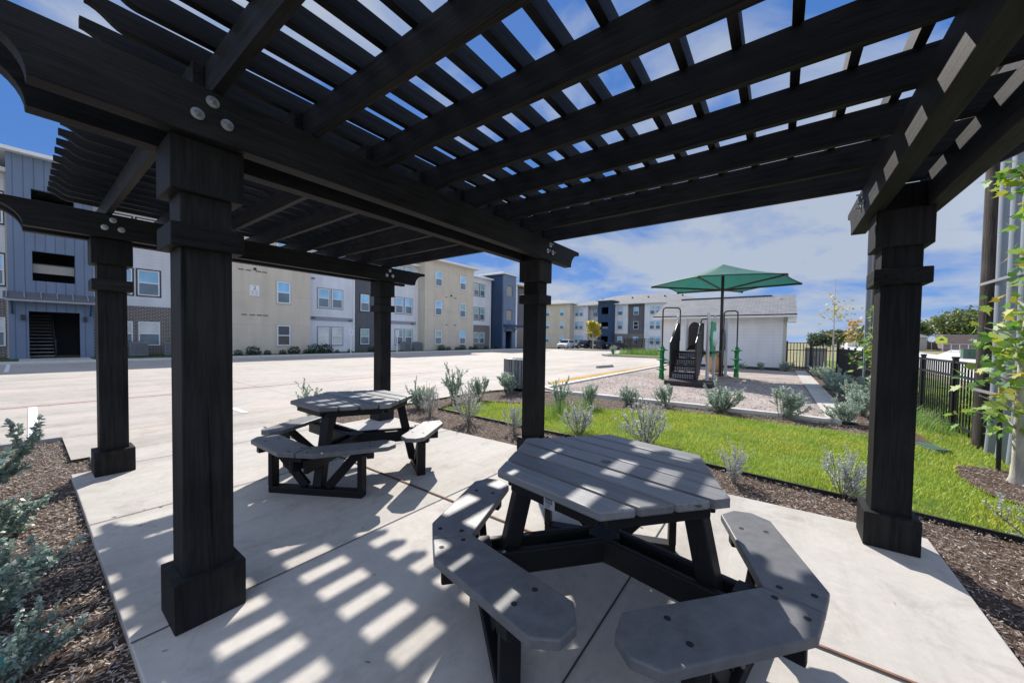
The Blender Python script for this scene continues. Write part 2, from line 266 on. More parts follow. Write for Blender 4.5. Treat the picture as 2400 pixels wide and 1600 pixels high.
# ------------------------------------------------------------------ mesh helpers
class MB:
    def __init__(s): s.v=[]; s.f=[]
    def add(s,vs,fs,T=None):
        o=len(s.v)
        if T is not None: vs=[tuple(T@Vector(p)) for p in vs]
        s.v+= [tuple(p) for p in vs]; s.f+=[tuple(i+o for i in f) for f in fs]; return s
    def box(s,x0,x1,y0,y1,z0,z1,T=None):
        return s.add([(x0,y0,z0),(x1,y0,z0),(x1,y1,z0),(x0,y1,z0),(x0,y0,z1),(x1,y0,z1),(x1,y1,z1),(x0,y1,z1)],
            [(3,2,1,0),(4,5,6,7),(0,1,5,4),(1,2,6,5),(2,3,7,6),(3,0,4,7)],T)
    def prism(s,poly,h0,h1,f=lambda x,y,h:(x,y,h),T=None):
        n=len(poly)
        return s.add([f(x,y,h0) for x,y in poly]+[f(x,y,h1) for x,y in poly],
            [tuple(range(n-1,-1,-1)),tuple(range(n,2*n))]+[(i,(i+1)%n,n+(i+1)%n,n+i) for i in range(n)],T)
    def lathe(s,prof,n=16,c=(0,0,0),T=None,cap=True):
        vs=[];fs=[]
        for r,z in prof:
            for k in range(n): a=2*PI*k/n; vs.append((c[0]+r*math.cos(a),c[1]+r*math.sin(a),c[2]+z))
        for j in range(len(prof)-1):
            for k in range(n): fs.append((j*n+k,j*n+(k+1)%n,(j+1)*n+(k+1)%n,(j+1)*n+k))
        if cap: fs.append(tuple(range(n-1,-1,-1))); fs.append(tuple((len(prof)-1)*n+k for k in range(n)))
        return s.add(vs,fs,T)
    def tube(s,pts,r,n=8,r1=None):
        pts=[Vector(p) for p in pts]; vs=[];fs=[];m=len(pts)
        up=Vector((0,0,1)); prev=None
        for i,p in enumerate(pts):
            d=(pts[min(i+1,m-1)]-pts[max(i-1,0)]).normalized()
            if prev is None:
                a=d.orthogonal().normalized() 
            else:
                a=(prev-d*prev.dot(d)); a=a.normalized() if a.length>1e-6 else d.orthogonal().normalized()
            prev=a; b=d.cross(a); rr=r if r1 is None else r+(r1-r)*i/(m-1)
            for k in range(n): t=2*PI*k/n; vs.append(p+a*rr*math.cos(t)+b*rr*math.sin(t))
        for i in range(m-1):
            for k in range(n): fs.append((i*n+k,i*n+(k+1)%n,(i+1)*n+(k+1)%n,(i+1)*n+k))
        fs.append(tuple(range(n-1,-1,-1))); fs.append(tuple((m-1)*n+k for k in range(n)))
        return s.add(vs,fs)
    def bar(s,a,b,w,h,up=(0,0,1)):
        """rectangular bar from a to b, width w sideways, height h along up"""
        a=Vector(a);b=Vector(b);d=(b-a).normalized();u=Vector(up);sd=d.cross(u)
        if sd.length<1e-4: sd=d.cross(Vector((1,0,0)))
        sd.normalize();u=sd.cross(d)
        vs=[]
        for p in (a,b):
            for i,j in ((-1,-1),(1,-1),(1,1),(-1,1)): vs.append(p+sd*w/2*i+u*h/2*j)
        return s.add(vs,[(3,2,1,0),(4,5,6,7),(0,1,5,4),(1,2,6,5),(2,3,7,6),(3,0,4,7)])
    def build(s,name,mat,parent=None,bevel=0,smooth=False,off=(0,0,0)):
        me=bpy.data.meshes.new(name); v=[(a-off[0],b-off[1],c-off[2]) for a,b,c in s.v] if any(off) else s.v
        me.from_pydata(v,[],s.f); me.validate()
        bm=bmesh.new(); bm.from_mesh(me); bmesh.ops.recalc_face_normals(bm,faces=bm.faces); bm.to_mesh(me); bm.free()
        me.materials.append(M[mat])
        o=bpy.data.objects.new(name,me); col.objects.link(o)
        if smooth:
            me.shade_smooth(); md=o.modifiers.new('split','EDGE_SPLIT'); md.split_angle=R(40)
        if bevel:
            md=o.modifiers.new('bevel','BEVEL'); md.width=bevel; md.segments=2; md.limit_method='ANGLE'; md.angle_limit=R(40); md.harden_normals=False
        if parent: o.parent=parent
        o.location=off if not parent else off
        return o
def B(*a,T=None): return MB().box(*a,T=T)
def tag(o,label=None,cat=None,group=None,kind=None):
    if label: o['label']=label
    if cat: o['category']=cat
    if group: o['group']=group
    if kind: o['kind']=kind
    return o
def empty(name,loc,label,cat,group=None,rz=0):
    o=bpy.data.objects.new(name,None); col.objects.link(o); o.location=loc; o.rotation_euler=(0,0,rz); o.empty_display_size=.2
    return tag(o,label,cat,group)
def struct(o): o['kind']='structure'; return o
def npmesh(name,V,F,mat):
    me=bpy.data.meshes.new(name); V=np.asarray(V,np.float32); F=np.asarray(F,np.int32)
    me.vertices.add(len(V)); me.vertices.foreach_set('co',V.ravel()); k=F.shape[1]
    me.loops.add(F.size); me.loops.foreach_set('vertex_index',F.ravel())
    me.polygons.add(len(F)); me.polygons.foreach_set('loop_start',np.arange(0,F.size,k,dtype=np.int32)); 
    try: me.polygons.foreach_set('loop_total',np.full(len(F),k,np.int32))
    except Exception: pass
    me.update(calc_edges=True); me.materials.append(M[mat]); return me
def npobj(name,me,parent=None,loc=(0,0,0)):
    o=bpy.data.objects.new(name,me); col.objects.link(o); o.location=loc
    if parent: o.parent=parent
    return o
def copy_tree(o,parent=None):
    c=o.copy(); col.objects.link(c); c.parent=parent
    for ch in list(o.children): copy_tree(ch,c)
    return c
def inpoly(P,poly):
    x,y=P[:,0],P[:,1]; ins=np.zeros(len(P),bool); n=len(poly)
    for i in range(n):
        x0,y0=poly[i];x1,y1=poly[(i+1)%n]
        if y0==y1: continue
        c=((y0>y)!=(y1>y))&(x<(x1-x0)*(y-y0)/(y1-y0)+x0); ins^=c
    return ins
def scatter(poly,density,rg,holes=()):
    p=np.array(poly);lo=p.min(0);hi=p.max(0);n=int(np.prod(hi-lo)*density)
    P=rg.uniform(lo,hi,(n,2)); k=inpoly(P,poly)
    for h in holes: k&=~inpoly(P,h)
    return P[k]
def sheet(name,poly,z,mat,kind=True):
    mb=MB(); n=len(poly); mb.add([(x,y,z) for x,y in poly],[tuple(range(n))]); o=mb.build(name,mat)
    if o.data.polygons[0].normal.z<0: o.data.flip_normals()
    return struct(o) if kind else o

# ------------------------------------------------------------------ ground and paving
def gz(u): return -.45*min(1,max(0,(u-38)/24))
def strip_sheet(name,us,v0,v1,zoff,mat):
    mb=MB()
    for a,b in zip(us[:-1],us[1:]): 
        mb.add([(a,v0,gz(a)+zoff),(b,v0,gz(b)+zoff),(b,v1,gz(b)+zoff),(a,v1,gz(a)+zoff)],[(0,1,2,3)])
    return struct(mb.build(name,mat))
strip_sheet('ground',[-900,-60,38,62,2500],-1500,1500,-.075,'field')
strip_sheet('parking_lot',[-60,-2.4,38,62,64.5],5.33,24.0,0,'lot')
lot2=MB()
for P in ([(2.5,3.24),(2.5,5.326),(60,5.326)],):pass
# the drive that runs on behind the playground
sheet('drive',[(-.235,3.90),(-.235,5.326),(30,5.326),(30,3.4),(20,2.95),(9.05,3.0),(7.9,3.3),(7.4,3.62),(7.1,3.78),(6.2,3.95),(4.4,3.95),(2.5,3.95)],-.001,'lot')
sheet('far_drive',[(30,5.326),(38,5.326),(38,4.5),(30,3.4)],-.001,'lot')
patio=[(-.27,-3.28),(2.0,-3.28),(3.36,-3.28),(3.33,-2.0),(3.30,3.26),(2.5,3.26),(2.5,3.946),(-.10,3.946),(-.10,3.24),(-.27,3.24)]
struct(MB().prism(patio,-.12,0.003).build('patio',"slab",bevel=.006))
beds=[(-14,-9),(14,-9),(24,-3),(24,3.2),(3,5.3),(-14,5.3)]
sheet('mulch_bed',[(-14,-8),(7.9,-8),(7.9,3.3),(6.3,3.95),(-.23,3.95),(-.23,5.32),(-14,5.32)],-.045,'mulch')
sheet('mulch_verge',[(7.9,-4.9),(24,-4.9),(24,-3.0),(8.05,-3.0)],-.035,'mulch')
play=[(8.1,-3.25),(7.98,1.0),(7.9,2.95),(9.05,2.95),(21.8,2.75),(21.8,-3.2)]
sheet('playground',play,-.018,'play')
LAWN=[(4.40,3.09),(4.28,1.04),(4.26,.14),(4.175,-1.68),(4.0,-2.985),(3.88,-3.652),(3.80,-4.2),(3.72,-4.9),(13,-4.9),(11,-4.3),(9.2,-4.0),(7.25,-3.54),(7.41,-2.27),(7.40,-.82),(7.0,-.16),(6.47,.57),(5.96,1.52),(5.95,2.19),(5.49,2.99)]
RING=[(6.0,-4.09),(5.6,-3.99),(5.24,-3.98),(4.95,-4.03),(4.75,-4.16),(4.66,-4.45),(4.7,-4.9),(5.9,-4.9),(6.12,-4.5),(6.1,-4.29)]
sheet('lawn_soil',LAWN,-.03,'turf')
sheet('tree_ring',RING,-.012,'mulch')
sheet('verge_grass',[(-10,-4.9),(38,-4.9),(60,-11),(60,-5.5),(200,-12),(200,-14),(60,-12.5),(20,-8.2),(-10,-8.2)][:2]+[(38,-8.0),(-10,-6.35)],-.03,'turf')
struct(MB().add([(-60,-12.2,-.055),(60,-18.5,-.055),(260,-40,-.055),(260,-28,-.055),(60,-9.5,-.055),(-60,-6.3,-.055)],[(0,1,2,3,4,5)]).build('road','concretefar'))
struct(MB().add([(60,-24,-.052),(180,-60,-.052),(180,-48,-.052),(60,-16,-.052)],[(0,1,2,3)]).build('side_road','concretefar'))
for a in (((4.40,3.10),(4.28,1.04),(4.26,.14),(4.175,-1.68),(4.0,-2.985),(3.88,-3.652),(3.74,-4.6)),):
    mb=MB()
    for p,q in zip(a[:-1],a[1:]): mb.bar((p[0]-.012,p[1],-.028),(q[0]-.012,q[1],-.028),.022,.06)
    for p,q in (((4.40,3.1),(4.95,3.06)),((4.95,3.06),(5.5,3.0)),((5.5,3.0),(5.95,2.2))): mb.bar((p[0],p[1],-.015),(q[0],q[1],-.015),.02,.05)
    tag(mb.build('lawn_edging','edging'),'black plastic edging strip along the lawn','edging')
# kerbs round the play area
mb=MB(); pts=[(8.25,2.93),(7.98,2.4),(8.04,1.0),(8.16,-.66),(8.2,-2.26),(8.17,-3.3)]
for p,q in zip(pts[:-1],pts[1:]): mb.bar((*p,-.01),(*q,-.01),.13,.10)
tag(mb.build('play_kerb','curb',bevel=.01),'narrow pale kerb between playground chips and lawn bed','kerb')
mb=MB().bar((8.25,3.05,-.01),(22,2.85,-.01),.20,.09); tag(mb.build('play_kerb','curb',bevel=.01),'pale kerb along the parking side of the playground','kerb')
sheet('path',[(8.2,-3.12),(20.0,-3.0),(22.6,-3.0),(22.6,-3.42),(20.4,-3.46),(8.2,-3.52)],.006,'slab')
sheet('sand_strip',[(8.6,3.22),(20,2.99),(20.5,3.2),(17.5,3.42),(13.2,3.62),(9.8,3.62)],.008,'sandy')
struct(MB().bar((-.40,3.94,-.02),(-.40,5.33,-.02),.001,.001).build('lot_edge','curbgrey'))
mb=MB().bar((-14,5.36,-.02),(-.235,5.36,-.02),.12,.06); tag(mb.build('bed_kerb','curbgrey'),'low grey kerb where the left mulch bed meets the lot','kerb')
# joints: sunk strips laid as thin sheets
def line(name,p,q,w,z,mat): 
    mb=MB(); p=Vector((*p,z)); q=Vector((*q,z)); d=(q-p).normalized(); s=Vector((-d.y,d.x,0))*w/2
    mb.add([p-s,q-s,q+s,p+s],[(0,1,2,3)]); o=mb.build(name,mat)
    if o.data.polygons[0].normal.z<0: o.data.flip_normals()
    return struct(o)
line('expansion_joint',(1.64,-3.28),(1.64,3.94),.028,.0075,'sawcut'); line('expansion_joint_wood',(1.643,-3.28),(1.643,3.94),.015,.0110,'joint')
for v,u0,u1 in ((1.66,-.27,3.3),(-.03,-.27,3.3),(-1.69,-.27,3.3),(3.26,-.1,2.5)): line('saw_cut',(u0,v),(u1,v),.009,.0075,'sawcut')
line('fire_lane_line',(-12,8.87),(30,8.87),.055,.006,'redline')
for u in (-.46,-5.9,-3.2,1.83,4.5,24): 
    if u>0: line('bay_line',(u,5.33),(u,6.0 if u<3 else 5.6),.10,.006,'paintline')
    else: line('bay_line',(u,5.5),(u+.03,8.75),.10,.006,'paintline')
for u in (-.85,1.9,4.65,7.4,10.1,12.9,15.6,18.4): line('bay_line',(u,18.6 if u<1 else 20.5),(u,23.2),.10,.006,'paintline')
# kerb and shaded lawn strip in front of the near apartment block
struct(MB().box(-12,42,23.28,23.44,-.05,.11).build('kerb','curb'))
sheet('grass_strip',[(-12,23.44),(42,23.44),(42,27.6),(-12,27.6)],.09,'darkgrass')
sheet('entry_walk',[(-.6,23.44),(1.5,23.44),(1.5,26.1),(-.6,26.1)],.10,'slab')
# islands at the far side of the lot
def island(name,poly,mat,curb,label):
    zs=[gz(x) for x,y in poly]; n=len(poly); mb=MB()
    mb.add([(x,y,gz(x)-.05) for x,y in poly]+[(x,y,gz(x)+.13) for x,y in poly],[tuple(range(n,2*n))]+[(i,(i+1)%n,n+(i+1)%n,n+i) for i in range(n)])
    o=mb.build(name+'_kerb',curb); struct(o)
    c=np.mean(poly,0); q=[((x-c[0])*.93+c[0],(y-c[1])*.93+c[1]) for x,y in poly]
    mb=MB().add([(x,y,gz(x)+.135) for x,y in q],[tuple(range(n))]); o=mb.build(name,mat)
    if o.data.polygons[0].normal.z<0: o.data.flip_normals()
    struct(o)
island('tree_island',[(43.2,17.2),(44.6,16.2),(46.5,15.9),(49.5,17.5),(54,21),(54,23),(47,23.5),(43.5,21.5)],'field','curbgrey','')
island('fence_island',[(28.4,9.2),(29.2,10.0),(31,10.2),(37,9.0),(37,3.2),(30.2,3.2),(29.0,4.2),(28.5,6.0)],'turf','curbgrey','')
# wheel stops
for (a,b,l) in (((16.2,4.85),(17.65,4.60),'grey concrete wheel stop lying in the open drive beyond the middle pergola post'),):
    mb=MB(); T=None
    d=Vector((b[0]-a[0],b[1]-a[1],0)).normalized(); s=Vector((-d.y,d.x,0))
    prof=[(-.09,0),(.09,0),(.06,.11),(-.06,.11)]
    vs=[];L=[Vector((*a,0)),Vector((*b,0))]
    for p in L:
        for x,z in prof: vs.append(p+s*x+Vector((0,0,z+.004))+ (d*(.08 if p is L[0] else -.08)*(z/.11)))
    mb.add(vs,[(0,1,2,3),(7,6,5,4),(0,1,5,4),(1,2,6,5),(2,3,7,6),(3,0,4,7)])
    tag(mb.build('wheel_stop','curbgrey',bevel=.01),l,'wheel stop')

# ------------------------------------------------------------------ pergola
perg=empty('pergola',(0,0,0),'large black stained timber pergola with open slatted roof over two picnic tables','pergola')
BU=3.10
posts=[(0,3.08),(BU,3.08),(0,0),(BU,0),(BU,-3.02),(0,-3.02)]
def boltset(c,n,parent,r=.026):
    """washer, nut and rod on a beam face; c=centre, n=+1/-1 facing v"""
    for du,dz in ((0,.045),(-.055,-.035),(.055,-.035)):
        T=Matrix.Translation((c[0]+du,c[1],c[2]+dz))@Matrix.Rotation(R(90)*(1 if n<0 else -1),4,'X')
        mb=MB().lathe([(r,0),(r,.004),(r*.55,.006),(r*.5,.006)],20,T=T)
        mb.lathe([(r*.48,.006),(r*.48,.016)],6,T=T); mb.lathe([(r*.26,.014),(r*.26,.034)],10,T=T)
        mb.build('bolt','steel',parent)
for i,(u,v) in enumerate(posts):
    p=B(u-.1,u+.1,v-.1,v+.1,0.0,2.50).build('post','woodZ',perg,bevel=.006)
    B(u-.1405,u+.1405,v-.1405,v+.1405,0.003,.2385).build('base_block','woodZ',p,bevel=.006)
    # upper faces of the base block slope slightly to shed water
    mb=MB(); a=.1405;b=.102
    mb.add([(u-a,v-a,.2387),(u+a,v-a,.2387),(u+a,v+a,.2387),(u-a,v+a,.2387),(u-b,v-b,.244),(u+b,v-b,.244),(u+b,v+b,.244),(u-b,v+b,.244)],[(0,1,5,4),(1,2,6,5),(2,3,7,6),(3,0,4,7)]); mb.build('base_cap','woodZ',p)
    B(u-.1405,u+.1405,v-.1405,v+.1405,1.822,1.93).build('collar','woodU',p,bevel=.006)
    B(u-.1405,u+.1405,v-.1405,v+.1405,2.078,2.325).build('cap_block','woodZ',p,bevel=.006)
def cove(L,h,flat=.04,n=10):
    """beam-end outline from the tip inwards: (x from tip, z down from top)"""
    out=[(0,0),(0,flat)]
    for k in range(1,n+1):
        t=k/n*PI/2; out.append((L*math.sin(t)**1.0*1.0,flat+(h-flat)*(1-math.cos(t))))
    return out
def ogee(L,h,flat,n=12):
    out=[(0,0),(0,flat)]
    for k in range(1,n+1):
        t=k/n; s=t+math.sin(2*PI*t)*-.11; out.append((L*t,flat+(h-flat)*(s if s>0 else 0)))
    return out
def profile(u0,u1,z1,h,L,flat,fn):
    e=fn(L,h,flat)
    left=[(u0+x,z1-z) for x,z in e]; right=[(u1-x,z1-z) for x,z in e][::-1]
    return left+right   # starts top-left, down the cove, along the bottom, up the right cove
# beams: a pair of boards bolted either side of the posts
for vc in (3.08,0,-3.02):
    for s in (-1,1):
        y0,y1=sorted((vc+s*.102,vc+s*.196))
        pr=profile(-.74,3.84,2.555,.228,.215,.045,cove)
        bm_=MB().prism(pr,y0,y1,lambda x,z,h:(x,h,z)).build('beam','woodU',perg,bevel=.004)
        for u in (0,BU): boltset((u,vc+s*.197,2.455),s,bm_)
# rafters: two lapped runs, each 2-by board on edge
z0r,z1r=2.557,2.720
RU=[k*.449 for k in range(8)]
for k,u in enumerate(RU):
    e=ogee(.38,z1r-z0r,.05)
    vN=-3.72; vF=3.74
    pr=[(vN+x,z1r-z) for x,z in e]+[(.35,z0r),(.35,z1r)]
    MB().prism(pr,u,u+.044,lambda y,z,h:(h,y,z)).build('rafter','woodV',perg,bevel=.003)
    pr=[(-.08,z1r),(-.08,z0r)]+[(vF-x,z1r-z) for x,z in e][::-1]
    MB().prism(pr,u-.046,u-.002,lambda y,z,h:(h,y,z)).build('rafter','woodV',perg,bevel=.003)
# slats on edge across the rafters
pr=profile(-.375,3.52,2.822,.10,.125,.04,lambda L,h,f:ogee(L,h,f,8))
slat0=None
for n in range(-16,19):
    vf=-.43+.2157*n
    if slat0 is None:
        slat0=MB().prism([(x,z) for x,z in pr],-.041,0,lambda x,z,h:(x,h,z)).build('slat','woodU',perg,bevel=.002); o=slat0
    else: o=slat0.copy(); col.objects.link(o); o.parent=perg
    o.location=(0,vf+rnd.uniform(-.002,.002),0)

# ------------------------------------------------------------------ picnic tables
def holed_plate(outer,hole_c,hole_r,z0,z1,n=24):
    bm=bmesh.new()
    ov=[bm.verts.new((x,y,z1)) for x,y in outer]; hv=[bm.verts.new((hole_c[0]+hole_r*math.cos(2*PI*k/n),hole_c[1]+hole_r*math.sin(2*PI*k/n),z1)) for k in range(n)]
    ed=[bm.edges.new((ov[i],ov[(i+1)%len(ov)])) for i in range(len(ov))]+[bm.edges.new((hv[i],hv[(i+1)%n])) for i in range(n)]
    r=bmesh.ops.triangle_fill(bm,use_beauty=True,edges=ed); fs=[g for g in r['geom'] if isinstance(g,bmesh.types.BMFace)]
    ex=bmesh.ops.extrude_face_region(bm,geom=fs); vs=[g for g in ex['geom'] if isinstance(g,bmesh.types.BMVert)]
    for v in vs: v.co.z=z0
    bmesh.ops.recalc_face_normals(bm,faces=bm.faces)
    return bm
def clip_hex(Rv,n0,n1,ang):
    """hexagon (vertices at 0,60..) clipped to the band n0<d<n1 along direction ang"""
    P=[Vector((Rv*math.cos(R(60*k)),Rv*math.sin(R(60*k)))) for k in range(6)]
    d=Vector((math.cos(ang),math.sin(ang)))
    def cut(P,sgn,lim):
        out=[]
        for i in range(len(P)):
            a,b=P[i],P[(i+1)%len(P)]; fa=sgn*(a.dot(d)-lim); fb=sgn*(b.dot(d)-lim)
            if fa<=0: out.append(a)
            if fa*fb<0: out.append(a+(b-a)*(fa/(fa-fb)))
        return out
    P=cut(P,1,n1); P=cut(P,-1,n0); return [(p.x,p.y) for p in P]
def picnic_table(name,loc,rot,label,skip=()):
    t=empty(name,(*loc,.004),label,'picnic table','hexagonal picnic tables under the pergola',R(rot))
    Rv=.592; W=2*Rv*math.cos(R(30)); g=.016; bw=(W-6*g)/7; ang=R(30)
    for k in range(7):
        n0=-W/2+k*(bw+g); poly=clip_hex(Rv,n0,n0+bw,ang)
        # local frame with grain along the board
        if k==3:
            bm=holed_plate(poly,(0,0),.029,.722,.762); me=bpy.data.meshes.new('board'); bm.to_mesh(me); bm.free(); me.materials.append(M['lumber']); o=npobj('board',me,t)
        else:
            o=MB().prism(poly,.722,.762).build('board','lumber',t,bevel=.009)
        # rotate mesh data so grain (object Y) follows the board, then undo on the object
        o.data.transform(Matrix.Rotation(-ang,4,'Z')); o.rotation_euler=(0,0,ang)
    MB().lathe([(.54,.700),(.54,.714)],6).build('gap_shade_panel','blklum',t)  # solid black panel added so the gaps between boards read as shade
    MB().lathe([(.092,.272),(.092,.3845)],6,T=Matrix.Rotation(R(60),4,'Z')).build('hub','blklum',t)
    for k in range(6):
        a=R(60*k+30); d=Vector((math.cos(a),math.sin(a),0)); s=Vector((-d.y,d.x,0)); c=d*.455
        MB().bar(c-s*.24+Vector((0,0,.692)),c+s*.24+Vector((0,0,.692)),.04,.058).build('apron_board','blklum',t,bevel=.008)
    for k in range(3):
        a=R(120*k); d=Vector((math.cos(a),math.sin(a),0)); s=Vector((-d.y,d.x,0)); Z=Vector((0,0,1))
        MB().bar(d*.445+Z*.72,d*.592+Z*.055,.085,.085,up=tuple(d)).build('leg','blklum',t,bevel=.008)
        MB().bar(Z*.692+d*.02,Z*.692+d*.44,.08,.055).build('top_bearer','blklum',t,bevel=.006)
        for q in (-1,1): MB().bar(d*(.037)+s*q*.063+Z*.328,d*.865+s*q*.063+Z*.328,.038,.118).build('arm','blklum',t,bevel=.008)
        MB().bar(d*.10+Z*.30,d*.30+Z*.30,.085,.11).build('arm_filler','blklum',t,bevel=.006)
        # end frame on the ground
        lo_=-.44 if (k,-1) not in skip else -.05; hi_=.44 if (k,1) not in skip else .05
        MB().bar(d*.62+s*lo_+Z*.03,d*.62+s*hi_+Z*.03,.085,.06).build('ground_rail','blklum',t,bevel=.006)
        for q in (-1,1):
            if (k,q) in skip: continue
            MB().bar(d*.62+s*q*.42+Z*.06,d*.62+s*q*.42+Z*.40,.085,.045,up=tuple(s)).build('frame_post','blklum',t,bevel=.006)
            MB().bar(d*.615+s*q*.375+Z*.375,d*.615+s*q*.10+Z*.065,.04,.075,up=tuple(s)).build('brace','blklum',t,bevel=.006)
        for q in (-1,1):
            if (k,q) in skip: continue
            nb=a+R(30)*q; n=Vector((math.cos(nb),math.sin(nb),0)); tt=Vector((-math.sin(nb),math.cos(nb),0))*q
            gp=.004
            pl=[(-.357+gp,.618),(.26,.618),(.335,.70),(.335,.79),(.26,.86),(-.32,.86),(-.385,.822)]
            # outer corner cut square to the joint line; joint runs along the radial
            pl[0]=(-.3568+gp,.618); pl[6]=(-.4535+gp,.7855)
            pl=[(-.3568+gp,.618),(.26,.618),(.335,.70),(.335,.79),(.26,.858),(-.318,.858),(-.4525+gp,.7845)]
            o=MB().prism(pl,.412,.452).build('seat','seatlum',t,bevel=.007)
            o.data.transform(Matrix(((tt.x,n.x,0,0),(tt.y,n.y,0,0),(0,0,1,0),(0,0,0,1))))
            bm=bmesh.new(); bm.from_mesh(o.data); bmesh.ops.recalc_face_normals(bm,faces=bm.faces); bm.to_mesh(o.data); bm.free()
            for (x,y) in ((-.345,.68),(-.36,.79),(.12,.68),(.12,.79)):
                p=tt*x+n*y
                b=MB().lathe([(.012,.4522),(.012,.4530)],14,c=(p.x,p.y,0)).build('bolt','dark',o)  # flat black disc standing in for the shaded recess of a sunk bolt
            p=tt*.12+n*.63; p2=tt*.12+n*.85
            MB().bar(p+Z*.385,p2+Z*.385,.06,.052).build('seat_cleat','blklum',t,bevel=.006)
        p=d*.86
        MB().bar(d*.62+Z*.394,d*.895+Z*.394,.10,.034).build('joint_block','blklum',t,bevel=.004)
    return t
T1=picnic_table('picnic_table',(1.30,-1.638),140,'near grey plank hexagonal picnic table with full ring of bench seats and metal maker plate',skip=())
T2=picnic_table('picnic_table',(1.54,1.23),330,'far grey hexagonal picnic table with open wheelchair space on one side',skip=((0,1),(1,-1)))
# maker plate on the near table's apron (parallel to its V edge)
a=R(30); 
mb=MB().box(-.031,.031,-.002,.0,-.028,.028)
pltT=Matrix.Translation((0,0,0))
o=mb.build('maker_plate','plate',T1); 
dd=R(30); nrm=Vector((math.cos(dd),math.sin(dd),0)); sdir=Vector((-nrm.y,nrm.x,0))
cen=nrm*.4785+sdir*(.015)+Vector((0,0,.690)); Rm=Matrix(((sdir.x,-nrm.x,0,cen.x),(sdir.y,-nrm.y,0,cen.y),(0,0,1,cen.z),(0,0,0,1)))
o.data.transform(Rm)
mk=MB()
mk.box(-.022,.016,-.0034,-.0024,-.002,.018); m2=mk.build('maker_mark','stripemark',o); m2.data.transform(Rm)
mk=MB()
for i in range(5): mk.box(-.018+i*.0066,-.0145+i*.0066,-.0044,-.0036,.004,.013)
m3=mk.build('maker_letters','plate',o); m3.data.transform(Rm)
mk=MB()
for i in range(3): mk.box(-.020,.010-i*.004,-.0034,-.0026,-.009-i*.006,-.0070-i*.006)
m3=mk.build('maker_lines','stripemark',o); m3.data.transform(Rm)

# ------------------------------------------------------------------ buildings
def box_part(name,x0,x1,y0,y1,z0,z1,mat,parent,bevel=0): return B(x0,x1,y0,y1,z0,z1).build(name,mat,parent,bevel=bevel)
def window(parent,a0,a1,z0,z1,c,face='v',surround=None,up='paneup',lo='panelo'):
    """sash window; face 'v': wall faces -v at v=c; face 'u': wall faces -u at u=c"""
    def bx(mb,p0,p1,d0,d1,q0,q1):
        if face=='v': mb.box(p0,p1,c-d1,c-d0,q0,q1)
        else: mb.box(c-d1,c-d0,p0,p1,q0,q1)
    w=.055; f=MB(); zm=(z0+z1)/2
    bx(f,a0,a0+w,-.02,.045,z0,z1); bx(f,a1-w,a1,-.02,.045,z0,z1); bx(f,a0+w,a1-w,-.02,.045,z0,z0+w); bx(f,a0+w,a1-w,-.02,.045,z1-w,z1); bx(f,a0+w,a1-w,-.02,.038,zm-.03,zm+.03)
    o=f.build('window','frame',parent)
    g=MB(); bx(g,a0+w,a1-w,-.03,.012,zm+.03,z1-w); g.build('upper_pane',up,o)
    g=MB(); bx(g,a0+w,a1-w,-.03,.008,z0+w,zm-.03); g.build('lower_pane',lo,o)
    if surround:
        s=.075; g=MB(); bx(g,a0-s,a0-.002,-.02,.03,z0-s,z1+s); bx(g,a1+.002,a1+s,-.02,.03,z0-s,z1+s); bx(g,a0-.002,a1+.002,-.02,.03,z0-s,z0-.002); bx(g,a0-.002,a1+.002,-.02,.03,z1+.002,z1+s); g.build('surround',surround,o)
    return o
def pair(parent,a0,a1,z0,z1,c,face='v',surround=None,up='paneup',lo='panelo'):
    m=(a0+a1)/2
    window(parent,a0,m-.11,z0,z1,c,face,surround,up,lo); window(parent,m+.11,a1,z0,z1,c,face,surround,up,lo)
def roof(parent,x0,x1,y0,y1,z,oh=.45,rise=1.1,ft=.2,mat='shingle'):
    B(x0-oh,x1+oh,y0-oh,y1+oh,z,z+ft).build('fascia','whitep',parent)
    w=min(x1-x0,y1-y0)/2+oh; mb=MB(); X0,X1,Y0,Y1=x0-oh+.03,x1+oh-.03,y0-oh+.03,y1+oh-.03
    if x1-x0>=y1-y0: r=[(X0+w,(Y0+Y1)/2),(X1-w,(Y0+Y1)/2)]
    else: r=[((X0+X1)/2,Y0+w),((X0+X1)/2,Y1-w)]
    zb=z+ft+.002
    if x1-x0>=y1-y0: fs=[(0,1,5,4),(1,2,5),(2,3,4,5),(3,0,4),(3,2,1,0)]
    else: fs=[(0,1,4),(1,2,5,4),(2,3,5),(3,0,4,5),(3,2,1,0)]
    mb.add([(X0,Y0,zb),(X1,Y0,zb),(X1,Y1,zb),(X0,Y1,zb),(*r[0],zb+rise),(*r[1],zb+rise)],fs)
    return mb.build('roof',mat,parent)
bl=empty('apartment_building',(15,30,0),'near three storey apartment block in white, beige and slate blue with a number 2 sign','building')
bl.location=(0,0,0)
BK=38
fz=[(.65,2.03),(3.55,5.0),(6.45,7.9)]
